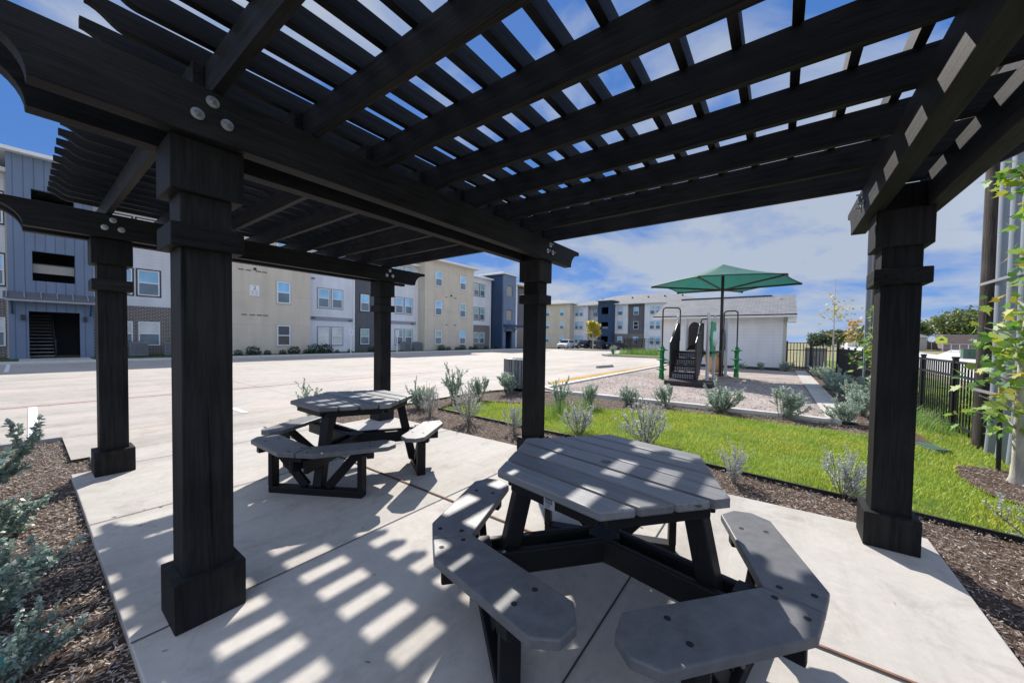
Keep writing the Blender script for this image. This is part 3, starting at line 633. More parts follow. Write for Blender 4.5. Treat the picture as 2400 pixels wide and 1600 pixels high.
# walls, left to right
def wallL(x0,x1,v,h,mat,brick=None,b=BK):
    z0=0
    if brick:
        B(x0,x1,v-.02,b,0,brick).build('brick_wall','brick',bl); z0=brick+.001
        B(x0-.0,x1+.0,v-.05,v+.1,brick-.0,brick+.07).build('band',"trimgr",bl)
    B(x0,x1,v,b,z0,h).build('wall',mat,bl)
wallL(-9,-.86,27.4,8.8,'white',2.86)
wallL(1.73,6.4,27.4,8.8,'white',2.86)
wallL(6.4,11.95,25.2,8.85,'beige')
wallL(11.952,15.95,26.4,8.15,'white')
wallL(15.952,18.9,27.0,8.15,'gray')
wallL(18.902,22.4,26.4,8.15,'white')
wallL(22.5,29.35,25.2,8.85,'beige')
wallL(29.352,34.85,27.4,8.6,'white',2.86)
wallL(37.7,39.6,26.6,8.6,'white'); wallL(39.602,44,26.9,8.3,'gray',2.86)
for u,v,z in ((-.86,27.25,8.8),(22.44,26.28,8.15),(11.98,26.3,8.15),(15.95,26.3,8.15)): B(u-.06,u+.06,v-.02,v+.1,.0,z).build('corner_trim','whitep' if u!=-.86 else 'trimtan',bl)
B(22.62,22.72,26.25,26.35,0,8.2).build('downpipe','trimgr',bl)
B(34.7,34.80,27.25,27.35,0,8.5).build('downpipe','whitep',bl)
for x0,x1,v in ((12.06,15.87,26.4),(18.95,22.35,26.4)): B(x0,x1,v-.035,v+.05,2.54,2.83).build('band','trimgr',bl)
# blue stair tower with openings
def tower(x0,x1,v,top,ox0,ox1,gx0,gx1,ops,parent,front,side,back,gz1=2.33):
    w='wall'
    B(x0,ox0 if ox0<gx0 else gx0,v,v+.22,0,top).build(w,front,parent); xa=min(ox0,gx0); xb=max(ox1,gx1)
    B(xb,x1,v,v+.22,0,top).build(w,front,parent)
    zs=[gz1]+[q for o_ in ops for q in o_]+[top]
    for i in range(0,len(zs),2): B(xa,xb,v,v+.22,zs[i],zs[i+1]).build(w,front,parent)
    for (a,b) in ops:
        if ox0>xa: B(xa,ox0,v,v+.22,a,b).build(w,front,parent)
        if ox1<xb: B(ox1,xb,v,v+.22,a,b).build(w,front,parent)
    if gx0>xa: B(xa,gx0,v,v+.22,0,gz1).build(w,front,parent)
    if gx1<xb: B(gx1,xb,v,v+.22,0,gz1).build(w,front,parent)
    B(x0,x0+.22,v+.22,back,0,top).build(w,side,parent); B(x1-.22,x1,v+.22,back,0,top).build(w,side,parent)
    B(x0+.22,x1-.22,back-.3,back,0,top).build('stair_back_wall','gray',parent)
    for (a,b) in ops: B(x0+.22,x1-.22,v+1.4,back-.3,a-.42,a-.12).build('landing','trimgr',parent)
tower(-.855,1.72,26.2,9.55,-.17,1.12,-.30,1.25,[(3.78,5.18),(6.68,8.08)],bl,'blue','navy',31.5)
mb=MB()
for k in range(13): mb.box(-.30,.45,26.7+k*.27,26.99+k*.27,.16+k*.17,.20+k*.17)
mb.build('stair_treads','boxtan',bl)
mb=MB().bar((.50,26.75,1.0),(.50,30.0,3.1),.04,.05); 
for k in range(6): mb.bar((.50,26.8+k*.6,.1+k*.38),(.50,26.8+k*.6,1.05+k*.38),.03,.03)
mb.build('stair_rail','iron',bl)
for z in (3.98,6.9): 
    B(-.16,1.11,26.45,26.5,z+.2,z+.62).build('balcony_panel','boxtan',bl); B(-.16,1.11,26.42,26.46,z+.62,z+.66).build('rail','iron',bl)
B(-.95,1.80,25.65,26.19,2.76,2.86).build('entry_canopy','trimgr',bl)
mb=MB()
mb.add([(-1.0,26.19,3.22),(1.85,26.19,3.22),(1.85,25.62,2.90),(-1.0,25.62,2.90),(-1.0,26.19,3.18),(1.85,26.19,3.18),(1.85,25.62,2.87),(-1.0,25.62,2.87)],[(0,1,2,3),(7,6,5,4),(0,3,7,4),(1,2,6,5),(2,3,7,6),(0,1,5,4)]); mb.build('canopy_roof','gray',bl)
for u in (-.9,-.42,.06,.54,1.02,1.5,1.75): MB().bar((u,26.15,3.24),(u,25.62,2.93),.03,.04).build('canopy_seam','trimgr',bl)
for u in (-.75,1.6): MB().bar((u,26.15,2.2),(u,25.72,2.74),.07,.07).build('canopy_bracket','navy',bl)
for u in (-.47,1.42): B(u-.06,u+.06,26.06,26.19,1.9,2.15).build('wall_lamp','iron',bl)
# second tower at the right
tower(35.05,37.6,25.4,9.3,35.63,36.85,35.45,36.9,[(3.65,4.95),(6.7,8.0)],bl,'blue','navy',31.5,2.25)
for z in (3.66,6.71): B(35.64,36.84,25.50,25.56,z,z+1.25).build('screen_panel','boxtan',bl)
B(35.5,36.85,26.4,26.5,.0,2.2).build('stair_door','trimgr',bl)
mb=MB(); mb.add([(34.9,25.38,3.1),(39.5,25.38,3.1),(39.5,24.6,2.85),(34.9,24.6,2.85),(34.9,25.38,3.0),(39.5,25.38,3.0),(39.5,24.6,2.75),(34.9,24.6,2.75)],[(0,1,2,3),(7,6,5,4),(0,3,7,4),(1,2,6,5),(2,3,7,6),(0,1,5,4)]); mb.build('entry_canopy','navy',bl)
for u in (35.2,37.2): MB().bar((u,25.38,2.2),(u,24.8,2.78),.08,.08).build('canopy_bracket','navy',bl)
# windows
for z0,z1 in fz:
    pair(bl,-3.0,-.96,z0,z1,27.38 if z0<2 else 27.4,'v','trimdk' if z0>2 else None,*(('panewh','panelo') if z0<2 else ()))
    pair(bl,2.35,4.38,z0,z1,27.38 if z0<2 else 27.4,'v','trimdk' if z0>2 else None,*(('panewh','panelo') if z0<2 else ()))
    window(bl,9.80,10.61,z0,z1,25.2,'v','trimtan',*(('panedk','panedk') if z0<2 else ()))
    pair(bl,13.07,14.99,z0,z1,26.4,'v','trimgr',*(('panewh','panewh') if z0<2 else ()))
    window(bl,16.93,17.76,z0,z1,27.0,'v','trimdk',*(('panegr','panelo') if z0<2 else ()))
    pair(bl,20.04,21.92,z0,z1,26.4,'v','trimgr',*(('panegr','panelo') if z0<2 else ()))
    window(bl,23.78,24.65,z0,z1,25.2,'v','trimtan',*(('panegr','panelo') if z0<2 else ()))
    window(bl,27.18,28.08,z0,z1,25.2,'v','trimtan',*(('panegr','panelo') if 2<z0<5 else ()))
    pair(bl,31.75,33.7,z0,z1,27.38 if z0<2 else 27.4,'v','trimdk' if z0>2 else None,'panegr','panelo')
# roofs
roof(bl,-9,1.6,27.4,37.9,8.8); roof(bl,-.855,1.72,26.2,30,9.55,.35,.5,.16)
roof(bl,1.73,11.95,25.2,37.9,8.85,.5,1.6)
roof(bl,11.95,22.4,26.4,37.9,8.152,.45,1.4); roof(bl,22.5,29.35,25.2,37.9,8.852,.5,1.1); roof(bl,29.35,34.85,27.4,37.9,8.602,.4,.9)
roof(bl,35.05,37.6,25.4,31.4,9.302,.25,.45,.14); roof(bl,37.7,44,26.6,37.9,8.603,.4,.9)
# small wall fittings: paired vents, light, sign
def vents(z,us,v,s=.16):
    mb=MB()
    for u in us:
        for k in range(3): mb.box(u+k*.1-.12,u+k*.1-.05,v-.03,v,z,z+.06)
    mb.build('wall_vent','trimdk',bl)
vents(5.46,(7.75,8.15,8.7,9.05),25.2); vents(2.62,(7.9,8.35,8.75,9.1),25.2); vents(5.43,(25.25,26.5),25.2); vents(2.62,(25.3,26.5),25.2)
for u,z in ((8.5,5.55),(25.9,5.6)): MB().lathe([(.07,0),(.10,.05),(.04,.14)],10,c=(u,25.12,z)).build('wall_light','iron',bl)
for u,z,v in ((12.7,5.7,26.4),(12.7,2.72,26.33),(15.6,2.62,26.33),(21.9,2.62,26.33)): B(u-.12,u+.12,v-.07,v-.001,z-.03,z+.05).build('wall_vent','trimdk',bl)
sg=B(8.22,8.75,25.15,25.199,3.88,4.56).build('number_sign','whitep',bl)
cu=bpy.data.curves.new('two','FONT'); cu.body='2'; cu.size=.34; cu.align_x='CENTER'; cu.extrude=.004
to=bpy.data.objects.new('tmp_two',cu); col.objects.link(to); dg=bpy.context.evaluated_depsgraph_get(); me=bpy.data.meshes.new_from_object(to.evaluated_get(dg)); bpy.data.objects.remove(to)
me.materials.append(M['stripemark']); me.transform(Matrix.Translation((8.485,25.143,4.28))@Matrix.Rotation(R(90),4,'X')); npobj('sign_numeral',me,sg)
mb=MB()
for i in range(5):
    for a,b in ((8.28,8.45),(8.52,8.68)): mb.box(a,b,25.143,25.149,4.19-i*.055,4.205-i*.055)
mb.build('sign_small_print','trimgr',sg)

# far apartment building, facing the camera across the lot
bf=empty('apartment_building',(0,0,0),'distant three storey apartment block with navy stair tower and long grey hip roof','building')
g0=-.5
def wallF(u,v0,v1,h,mat,brick=None,b=76):
    z0=g0
    if brick: B(u-.02,b,v0,v1,g0,brick).build('brick_wall','brick',bf); z0=brick+.001
    B(u,b,v0,v1,z0,h).build('wall',mat,bf)
wallF(64.8,31.75,44,8.4,'beige'); wallF(66.6,28.7,31.748,8.0,'white'); wallF(67.8,25.8,28.698,8.0,'white')
wallF(66.6,20.7,23.1,8.0,'white',2.5); wallF(67.0,17.6,20.698,8.0,'gray',2.5); wallF(66.6,8.5,17.598,8.0,'white')
B(64.8,65.0,23.1,23.75,g0,8.65).build('wall','navy',bf); B(64.8,65.0,25.1,25.8,g0,8.65).build('wall','navy',bf)
for a,b in ((2.0,3.4),(4.65,6.15),(7.45,8.65)): B(64.8,65.0,23.75,25.1,a,b).build('wall','navy',bf)
B(65.0,76,23.1,23.3,g0,8.65).build('wall','navy',bf); B(65.0,76,25.6,25.8,g0,8.65).build('wall','navy',bf); B(70,70.2,23.3,25.6,g0,8.65).build('stair_back_wall','trimdk',bf)
B(65.3,65.35,23.76,25.09,3.42,3.8).build('balcony_panel','trimgr',bf)
FZ=[(.60,2.0),(3.35,4.8),(6.02,7.45)]
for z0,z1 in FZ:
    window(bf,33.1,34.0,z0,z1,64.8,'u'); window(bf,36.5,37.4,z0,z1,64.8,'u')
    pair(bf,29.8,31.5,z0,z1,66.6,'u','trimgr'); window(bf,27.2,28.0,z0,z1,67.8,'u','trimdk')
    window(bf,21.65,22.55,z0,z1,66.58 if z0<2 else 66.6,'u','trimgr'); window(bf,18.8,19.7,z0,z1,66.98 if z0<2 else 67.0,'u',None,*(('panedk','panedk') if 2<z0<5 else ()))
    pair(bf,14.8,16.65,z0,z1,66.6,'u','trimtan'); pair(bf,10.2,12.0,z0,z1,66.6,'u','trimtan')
roof(bf,64.8,76,31.75,44,8.402,.6,1.4); roof(bf,66.6,80,8.5,31.7,8.003,.6,2.3); roof(bf,64.8,70,23.1,25.8,8.652,.45,.4,.14,)
for v in (12,15,18,21,27): MB().lathe([(.15,0),(.15,.4)],8,c=(70,v,9.3)).build('roof_vent','trimdk',bf)

# white shed behind the playground
sh=empty('maintenance_shed',(0,0,0),'low white lap sided shed with grey shingle gable roof behind the playground','shed')
B(22.3,29,-2.48,3.30,-.05,2.74).build('wall','shedwhite',sh)
B(22.27,22.45,-2.62,-2.482,-.05,2.72).build('corner_board','trimtan',sh); B(22.27,22.40,3.302,3.42,-.05,2.72).build('corner_board','trimtan',sh)
B(22.26,22.30,-2.48,3.3,-.05,.10).build('base_trim','trimdk',sh)
B(21.80,21.86,-3.0,3.78,2.66,2.80).build('fascia','whitep',sh)
B(21.86,22.3,-3.0,3.78,2.68,2.71).build('soffit','whitep',sh)
rs=MB(); 
def rp(x,z): return [(x,-3.0,z),(x,3.78,z)]
P=rp(21.80,2.81)+rp(25.65,4.12)+rp(29.5,2.81)+rp(21.80,2.75)+rp(25.65,4.05)+rp(29.5,2.75)
rs.add(P,[(0,2,3,1),(2,4,5,3),(7,9,8,6),(9,11,10,8),(0,6,8,2),(2,8,10,4),(1,3,9,7),(3,5,11,9),(0,1,7,6),(4,10,11,5)]); rs.build('roof','shingle',sh)
MB().add([(22.3,-2.482,2.74),(29,-2.482,2.74),(25.65,-2.482,3.98),(22.3,3.30,2.74),(29,3.30,2.74),(25.65,3.30,3.98)],[(0,1,2),(5,4,3),(0,2,5,3),(1,4,5,2)]).build('gable','whitep',sh)
B(21.9,22.6,-2.98,-2.64,2.40,2.70).build('eave_return','whitep',sh)
MB().lathe([(.05,0),(.05,.22)],10,c=(24.9,-2.25,3.83)).build('roof_vent','whitep',sh)
B(25.5,25.8,-1.9,3.0,4.09,4.15).build('ridge_vent','trimdk',sh)

# ------------------------------------------------------------------ playground
pg=empty('play_structure',(0,0,0),'small dark brown and green climbing tower with stairs and grey posts','play structure')
for (u,v,z) in ((13.95,.70,2.33),(13.95,-.30,2.42),(15.05,.62,2.3),(15.05,-.36,2.38),(16.3,-.62,2.35),(16.3,.35,2.2)):
    MB().lathe([(.055,-.02),(.055,z-.06),(.045,z-.02),(.02,z)],14,c=(u,v,0)).build('post','post',pg,smooth=True)
B(11.75,12.65,-.75,.62,0.0,.13).build('ground_step','brown',pg,bevel=.01)
B(13.95,16.3,-.45,.65,.96,1.03).build('deck','brown',pg)
for (v0,v1) in ((.64,.70),(-.16,-.10)):
    # stair side panels, angled top
    MB().prism([(12.7,.03),(13.0,.03),(14.0,.95),(14.0,2.05),(13.75,2.05),(12.7,1.35)],v0,v1,lambda x,z,h:(x,h,z)).build('stair_side_panel','brown',pg,bevel=.02)
for k,(u,z) in enumerate(((13.85,1.03),(13.55,.80),(13.25,.57),(12.95,.34),(12.78,.12))):
    tr=B(u-.20,u+.06,-.10,.64,z-.04,z).build('stair_tread','brown',pg,bevel=.008)
    mb=MB()
    for i in range(9): 
        for j in range(2): mb.box(u-.205,u-.201,-.06+i*.075,-.01+i*.075,z-.19+j*.07,z-.15+j*.07)
    mb.build('riser_holes','trimgr',pg)['kind']='stuff'
    B(u-.198,u-.17,-.10,.64,z-.22,z-.04).build('riser','brown',pg)
arch=[(.12,0),(.56,0),(.56,.80)]+[(.34+.22*math.cos(a),.80+.30*math.sin(a)) for a in [PI*k/10 for k in range(1,10)]]+[(.12,.80)]
MB().prism(arch,15.05,15.10,lambda y,z,h:(h,y,z+1.05)).build('arch_panel','brown',pg,bevel=.01)
gp=[(13.98,.85),(14.9,.85)]+[(14.9,1.2),(14.98,1.5),(14.9,1.85),(14.8,2.12),(14.1,2.12),(13.98,1.85),(13.90,1.5),(13.98,1.2)]
MB().prism(gp,-.42,-.36,lambda x,z,h:(x,h,z)).build('green_panel','greenflat',pg,bevel=.015)
MB().lathe([(.30,0),(.28,.05),(.2,.10),(.08,.13)],20,T=Matrix.Translation((14.45,-.42,1.5))@Matrix.Rotation(R(90),4,'X')).build('bubble_window','bubble',pg,smooth=True)
MB().prism([(15.2,1.0),(16.3,1.0),(17.9,.05),(17.6,.02),(16.2,.86),(15.2,.86)],-.35,.2,lambda x,z,h:(x,h,z)).build('tan_slide','tan',pg,bevel=.02)
MB().prism([(15.3,1.05),(16.2,1.05),(16.2,1.5)]+[(15.75+.45*math.cos(a),1.5+.4*math.sin(a)) for a in [PI*k/8 for k in range(1,8)]]+[(15.3,1.5)],-.60,-.56,lambda x,z,h:(x,h,z)).build('side_panel','brown',pg)
MB().lathe([(.30,0),(.30,.5)],20,T=Matrix.Translation((14.9,.30,.95))@Matrix.Rotation(R(90),4,'Y'),cap=False).build('crawl_tube','greenflat',pg,smooth=True)
for z in (2.05,1.35):
    MB().tube([(13.95,-.30,z),(15.05,-.36,z)],.02).build('cross_pipe','post',pg)
MB().tube([(13.0,.67,1.6),(13.3,.67,1.9),(13.9,.70,2.15)],.022).build('handrail','brownsteel',pg); MB().tube([(13.0,-.13,1.6),(13.3,-.13,1.95),(13.7,-.13,2.18),(13.95,-.28,2.2)],.022).build('handrail','brownsteel',pg)
def pod(loc,armpts,label):
    t=empty('climber_pod',(*loc,0),label,'climber','green pod climbers on the play tower')
    c=(0,0,0)
    prof=[(.10,0),(.09,.12),(.075,.24),(.09,.30),(.20,.325),(.20,.35),(.09,.375),(.07,.5),(.075,.60),(.09,.665),(.20,.685),(.20,.71),(.09,.74),(.07,.86),(.08,.97),(.10,1.02),(.20,1.04),(.20,1.065),(.11,1.09),(.07,1.16),(.035,1.22)]
    MB().lathe(prof,18).build('pod','green',t,smooth=True)
    MB().tube(armpts,.025,8).build('hanger_pipe','brownsteel',t)
def arcpipe(a,b,ztop,zend,r=.12,loc=(0,0)):
    # up from a, across, and down to b
    P=[(a[0],a[1],1.2),(a[0],a[1],ztop-r)]
    A=Vector((a[0],a[1],0)); Bv=Vector((b[0],b[1],0)); d=(Bv-A).normalized()
    for k in range(1,5): t=k/4*PI/2; p=A+d*r*(1-math.cos(t)); P.append((p.x,p.y,ztop-r+r*math.sin(t)))
    for k in range(0,5): t=k/4*PI/2; p=Bv-d*r*(1-math.sin(t)); P.append((p.x,p.y,ztop-r+r*math.cos(t)))
    P.append((b[0],b[1],zend)); return [(x-loc[0],y-loc[1],z) for x,y,z in P]
pod((13.55,1.15),arcpipe((13.55,1.15),(13.95,.64),2.62,1.4,loc=(13.55,1.15)),'green pod climber on its bent brown pipe at the left of the stairs')
pod((16.2,-1.0),arcpipe((16.2,-1.0),(16.3,-.52),2.62,.0,loc=(16.2,-1.0)),'green pod climber on its bent brown pipe at the right of the shade post')
# hexagonal shade umbrella
M['hem']=basic('dark_green_hem',(.012,.07,.055),rough=.7)
um=empty('shade_umbrella',(16.4,-.42,0),'big green hexagonal shade canopy on a brown steel post above the play structure','shade umbrella')
MB().lathe([(.062,-.02),(.055,4.45)],14).build('post','brownsteel',um,smooth=True)
mb=MB(); ze=3.70; za=4.53; Rr=2.68; ns=6
C6=[(Rr*math.cos(R(50+60*k)),Rr*math.sin(R(50+60*k))) for k in range(6)]
vs=[(0,0,za)]; fs=[]
for k in range(6):
    a=Vector(C6[k]); b=Vector(C6[(k+1)%6]); base=len(vs)
    G=8
    grid=[]
    for i in range(1,G+1):
        row=[]
        for j in range(i*2+1):
            t=j/(i*2); p=(a*(1-t)+b*t)*(i/G); sag=-.05*math.sin(PI*t)*(i/G)*0+ .0
            edge=1-.055*math.sin(PI*t)*(i/G)**2
            z=za+(ze-za)*(i/G)+.045*math.sin(PI*t)*(i/G)-.06*math.sin(PI*i/G)
            row.append(len(vs)); vs.append((p.x*edge,p.y*edge,z))
        grid.append(row)
    for j in range(2): fs.append((0,grid[0][j],grid[0][j+1]))
    for i in range(G-1):
        lo,hi=grid[i],grid[i+1]; n=len(lo)-1; m=len(hi)-1; x=y=0
        while x<n or y<m:
            if y<m and (x>=n or (y+1)/m<= (x+1)/n+1e-9): fs.append((lo[x],hi[y],hi[y+1])); y+=1
            else: fs.append((lo[x],hi[y],lo[x+1])); x+=1
mb.add(vs,fs); cn=mb.build('canopy','canopy',um,smooth=False)
bm=bmesh.new(); bm.from_mesh(cn.data); bmesh.ops.remove_doubles(bm,verts=bm.verts,dist=.002); bmesh.ops.recalc_face_normals(bm,faces=bm.faces); bm.to_mesh(cn.data); bm.free(); cn.data.shade_smooth()
md=cn.modifiers.new('edge','EDGE_SPLIT'); md.split_angle=R(16)
hm=MB()
for k in range(6):
    a=Vector(C6[k]); b=Vector(C6[(k+1)%6]); P_=[]
    for j in range(17):
        t=j/16; p=(a*(1-t)+b*t)*(1-.055*math.sin(PI*t)); P_.append((p.x,p.y,ze+.045*math.sin(PI*t)))
    hm.tube(P_,.022,6)
hm.build('hem','hem',um)
for k in range(6):
    x,y=C6[k]; MB().tube([(0,0,3.48),(x*.5,y*.5,(3.48+ze)/2-.01),(x,y,ze-.03)],.035,8).build('rib','brownsteel',um)
    MB().lathe([(.05,-.05),(.06,0),(.03,.04)],8,c=(x*1.0,y*1.0,ze-.02)).build('corner_cap','brownsteel',um)

# ------------------------------------------------------------------ litter bin
bn=empty('litter_bin',(7.80,3.52,0),'grey slatted octagonal litter bin partly hidden by the middle pergola post','litter bin')
MB().lathe([(.40,.02),(.40,.80)],8).build('liner','dark',bn)
for k in range(32):
    a=2*PI*k/32; T=Matrix.Rotation(a,4,'Z')
    B(.43,.465,-.036,.036,.05,.84,T=T).build('slat','lumber',bn)
MB().lathe([(.44,.80),(.44,.83),(.26,.835),(.26,.80)],24,cap=False).build('lid_ring','acgrey',bn)

# ------------------------------------------------------------------ fences
def fence(name,a,b,h,rail2,label,post_every=1.58,pitch=.118,pw=.06,pk=.017,group=None,z=0,gate=False,postz=.04,first=True):
    A=Vector((a[0],a[1],0)); Bv=Vector((b[0],b[1],0)); L=(Bv-A).length; d=(Bv-A)/L; ang=math.atan2(d.y,d.x)
    t=empty(name,(a[0],a[1],z),label,'fence' if not gate else 'gate',group,ang)
    n=max(1,round(L/post_every)); 
    for i in range(0 if first else 1,n+1):
        x=L*i/n; mb=MB().box(x-pw/2,x+pw/2,-pw/2,pw/2,-.03,h+postz); mb.box(x-pw*.62,x+pw*.62,-pw*.62,pw*.62,h+postz,h+postz+.03); mb.build('post','iron',t)
    B(0,L,-.022,.022,h-.035,h).build('rail','iron',t); B(0,L,-.022,.022,rail2-.035,rail2).build('rail','iron',t); B(0,L,-.022,.022,.10,.135).build('rail','iron',t)
    mb=MB(); m=int(L/pitch)
    for i in range(m+1): mb.box(i*pitch+.03-pk/2,i*pitch+.03+pk/2,-pk/2,pk/2,.02,h-.005)
    o=mb.build('pickets','iron',t); o['kind']='stuff'
    return t
fence('iron_fence',(23.4,-4.7),(6.9,-4.7),1.15,.925,'long black iron picket fence along the road side of the lawn')
fence('iron_fence',(6.9,-4.95),(-1.0,-4.98),1.15,.925,'black iron picket fence continuing behind the conduits at the right edge')
fence('iron_gate',(23.3,-2.66),(23.3,-4.66),1.40,1.03,'black iron gate between the white shed and the roadside fence',post_every=1.0,gate=True,pk=.032,pitch=.13,pw=.08)
fence('iron_fence',(31.8,9.0),(31.8,3.6),1.50,1.30,'black iron fence on the island left of the shed',z=0)
fence('iron_fence',(31.8,9.0),(36.5,8.8),1.50,1.30,'short black iron fence returning back from the island corner',z=0,first=False)
# poles, conduits, stakes on the right
pt=empty('utility_pole',(7.45,-4.78,0),'thick dark timber utility pole beside grey conduits at the right','pole','timber utility poles')
MB().tube([(0,0,-.05),(0,0,2.5),(.0,.01,8.5)],.175,20,.16).build('pole','pole',pt,smooth=True)
pt2=copy_tree(pt); pt2.location=(15.95,-4.9,0); pt2['label']='dark timber utility pole just behind the right pergola post'
def pipe(x,r,label):
    t=empty('conduit',(x,-4.68,0),label,'conduit','grey conduits strapped to the utility pole')
    MB().tube([(.03,0,0),(-.02,0,.35),(-.06,0,.72),(-.07,0,1.2),(-.05,0,2.5),(.0,0,7)],r,16).build('pipe','pvc',t,smooth=True)
    MB().lathe([(r*1.04,0),(r*1.14,.01),(r*1.14,.22),(r*1.04,.25)],16,c=(-.065,0,.93)).build('coupling','pvc',t,smooth=True)
pipe(7.01,.083,'grey plastic conduit nearest the utility pole')
pipe(6.69,.088,'grey plastic conduit second from the utility pole')
pipe(6.41,.088,'grey plastic conduit third from the utility pole behind the maple leaves')
t=empty('conduit',(16.35,-4.72,0),'slim tall grey conduit in front of the far utility pole','conduit'); MB().tube([(0,0,0),(0,0,8)],.075,12).build('pipe','pvc',t,smooth=True)
for z_,l_ in ((.80,'lower'),(2.25,'upper')): tag(MB().bar((7.36,-4.58,z_),(6.25,-4.58,z_),.02,.035).build('conduit_strap','galv'),'galvanised strap rail, the %s one, across the grey conduits'%l_,'strap','strap rails on the conduits')
for (x,y,l) in ((6.06,-4.42,'black tree stake with yellowed top in front of the conduits'),(5.53,-4.5,'black tree stake at the right edge beside the pale trunk')):
    t=empty('tree_stake',(x,y,0),l,'stake','stakes round the young maple'); MB().tube([(0,0,-.05),(.03,0,.80)],.020,8).build('stake','iron',t); MB().tube([(.03,0,.79),(.035,0,.95)],.022,8).build('stake_top','yellowstake' if x>6 else 'iron',t)
tag(MB().tube([(6.09,-4.42,.72),(5.9,-4.43,.73),(5.7,-4.44,.80),(5.55,-4.48,.84)],.005,5).build('guy_wire','galv'),'thin wire tied between the two tree stakes','wire')
# valve boxes
for (x,y,r,l) in ((-.635,.88,.05,'round teal valve lid in the left mulch behind leaves'),(-.60,.30,.075,'larger round teal valve lid at the bottom left corner')):
    t=empty('irrigation_box',(x,y,-.04),l,'valve lid','round irrigation lids in the left bed'); MB().lathe([(r,0),(r,.03),(r*.92,.04),(r*.5,.045),(.005,.047)],20).build('lid','lid',t,smooth=True); MB().lathe([(r*1.15,0),(r*1.15,.02),(r*1.02,.022)],20,cap=False).build('rim','lid',t)
t=empty('valve_box',(6.85,-4.08,-.02),'green rectangular valve box set at an angle in the grass near the fence','valve box',rz=R(20)); B(-.22,.22,-.09,.09,-.02,.035).build('box','boxgreen',t,bevel=.01); B(-.20,.20,-.08,.08,.036,.045).build('lid','boxgreen',t)
tag(MB().box(6.9,7.75,-4.14,-4.0,-.02,.02).build('mulch_patch','mulch'),'small strip of mulch beside the green valve box','mulch patch')

# ------------------------------------------------------------------ plants
def leaves(P,D,L,W,rg,fold=.25,mode='rhomb'):
    """P base points, D unit directions, L lengths, W widths -> verts, quads (two quads: a leaf folded down its rib)"""
    n=len(P); up=np.tile([0,0,1.],(n,1))+rg.normal(0,.5,(n,3))
    S=np.cross(D,up); S/=np.linalg.norm(S,axis=1,keepdims=True)+1e-9; U=np.cross(S,D)
    L=L[:,None];W=W[:,None]
    a=P; b=P+D*L*.55+S*W+U*W*fold; c=P+D*L; d=P+D*L*.55-S*W+U*W*fold
    V=np.stack([a,b,c,d],1).reshape(-1,3); F=np.arange(4*n).reshape(n,4)[:,[0,1,2,3]]
    return V,F
def shrub_mesh(seed,mat,N=20,h=.6,spread=.8,leafL=.024,per=70,bare=.15,upright=.5,twigs=3,wid=.28):
    rg=np.random.default_rng(seed); stems=MB(); PV=[];DV=[]
    for i in range(N):
        az=rg.uniform(0,2*PI); tilt=rg.uniform(0,1)**.8*spread; ln=h*rg.uniform(.6,1.0)*(1-.25*tilt)
        d=np.array([math.cos(az)*math.sin(tilt),math.sin(az)*math.sin(tilt),math.cos(tilt)])
        p0=np.array([math.cos(az),math.sin(az),0])*rg.uniform(0,.05)
        pts=[p0]; dd=d.copy()
        for k in range(5):
            dd=dd+np.array([0,0,upright*.12])+rg.normal(0,.07,3); dd/=np.linalg.norm(dd); pts.append(pts[-1]+dd*ln/5)
        pts=np.array(pts); branches=[(pts,per,bare)]
        for j in range(twigs):
            s=rg.uniform(.3,.85); k=int(s*5); q=pts[k]+(pts[k+1]-pts[k])*(s*5-k); e=dd+rg.normal(0,.55,3); e/=np.linalg.norm(e); l2=ln*rg.uniform(.2,.42)
            tw=np.array([q,q+e*l2*.5+np.array([0,0,.01]),q+e*l2+np.array([0,0,.03])]); branches.append((tw,int(per*.5),0.05))
        for bi,(pp,m,b0) in enumerate(branches):
            r0=.0045 if bi==0 else .0022
            stems.tube([tuple(x) for x in pp],r0,5,r0*.35)
            t=b0+(1-b0)*rg.uniform(0,1,m)**.85*.999; x=t*(len(pp)-1); k=x.astype(int); fr=(x-k)[:,None]; q=pp[k]*(1-fr)+pp[k+1]*fr
            ax=pp[k+1]-pp[k]; ax/=np.linalg.norm(ax,axis=1,keepdims=True)
            o=rg.normal(0,1,(m,3)); o/=np.linalg.norm(o,axis=1,keepdims=True); dv=ax*.55+o*.8; dv/=np.linalg.norm(dv,axis=1,keepdims=True)
            PV.append(q); DV.append(dv)
    P=np.concatenate(PV);D=np.concatenate(DV); L=leafL*rg.uniform(.6,1.25,len(P)); V,F=leaves(P,D,L,L*wid,rg)
    me=npmesh('foliage',V,F,mat); so=stems.build('stems','stem'); sm=so.data; bpy.data.objects.remove(so)
    return me,sm
def place_shrub(meshes,x,y,h,rz,label,group,cat='shrub',name='sage_shrub',base_h=.6,z=-.045,sx=1):
    t=empty(name,(x,y,z),label,cat,group,rz); s=h/base_h; t.scale=(s*sx,s*sx*rnd.uniform(.85,1.15),s); t.rotation_euler=(R(rnd.uniform(-9,9)),R(rnd.uniform(-9,9)),rz)
    npobj('foliage',meshes[0],t); npobj('stems',meshes[1],t); return t
SG=[shrub_mesh(11,'sage',20,.62,.80,.029,110,.12,.55,4),shrub_mesh(12,'sage',15,.66,.50,.029,110,.12,.6,4),shrub_mesh(13,'sage',24,.62,1.0,.029,110,.12,.6,4)]
SS=[shrub_mesh(21,'sagesilver',20,.62,.8,.020,90,.1,.5,3),shrub_mesh(22,'sagesilver',24,.62,1.0,.020,90,.2,.5,3)]
DP=[shrub_mesh(31,'sagedeep',24,.6,1.05,.030,120,.12,.45,5,.32),shrub_mesh(32,'sagedeep',15,.55,1.15,.032,70,.2,.3,4,.36)]
G1='grey green sage shrubs planted in the mulch beds'
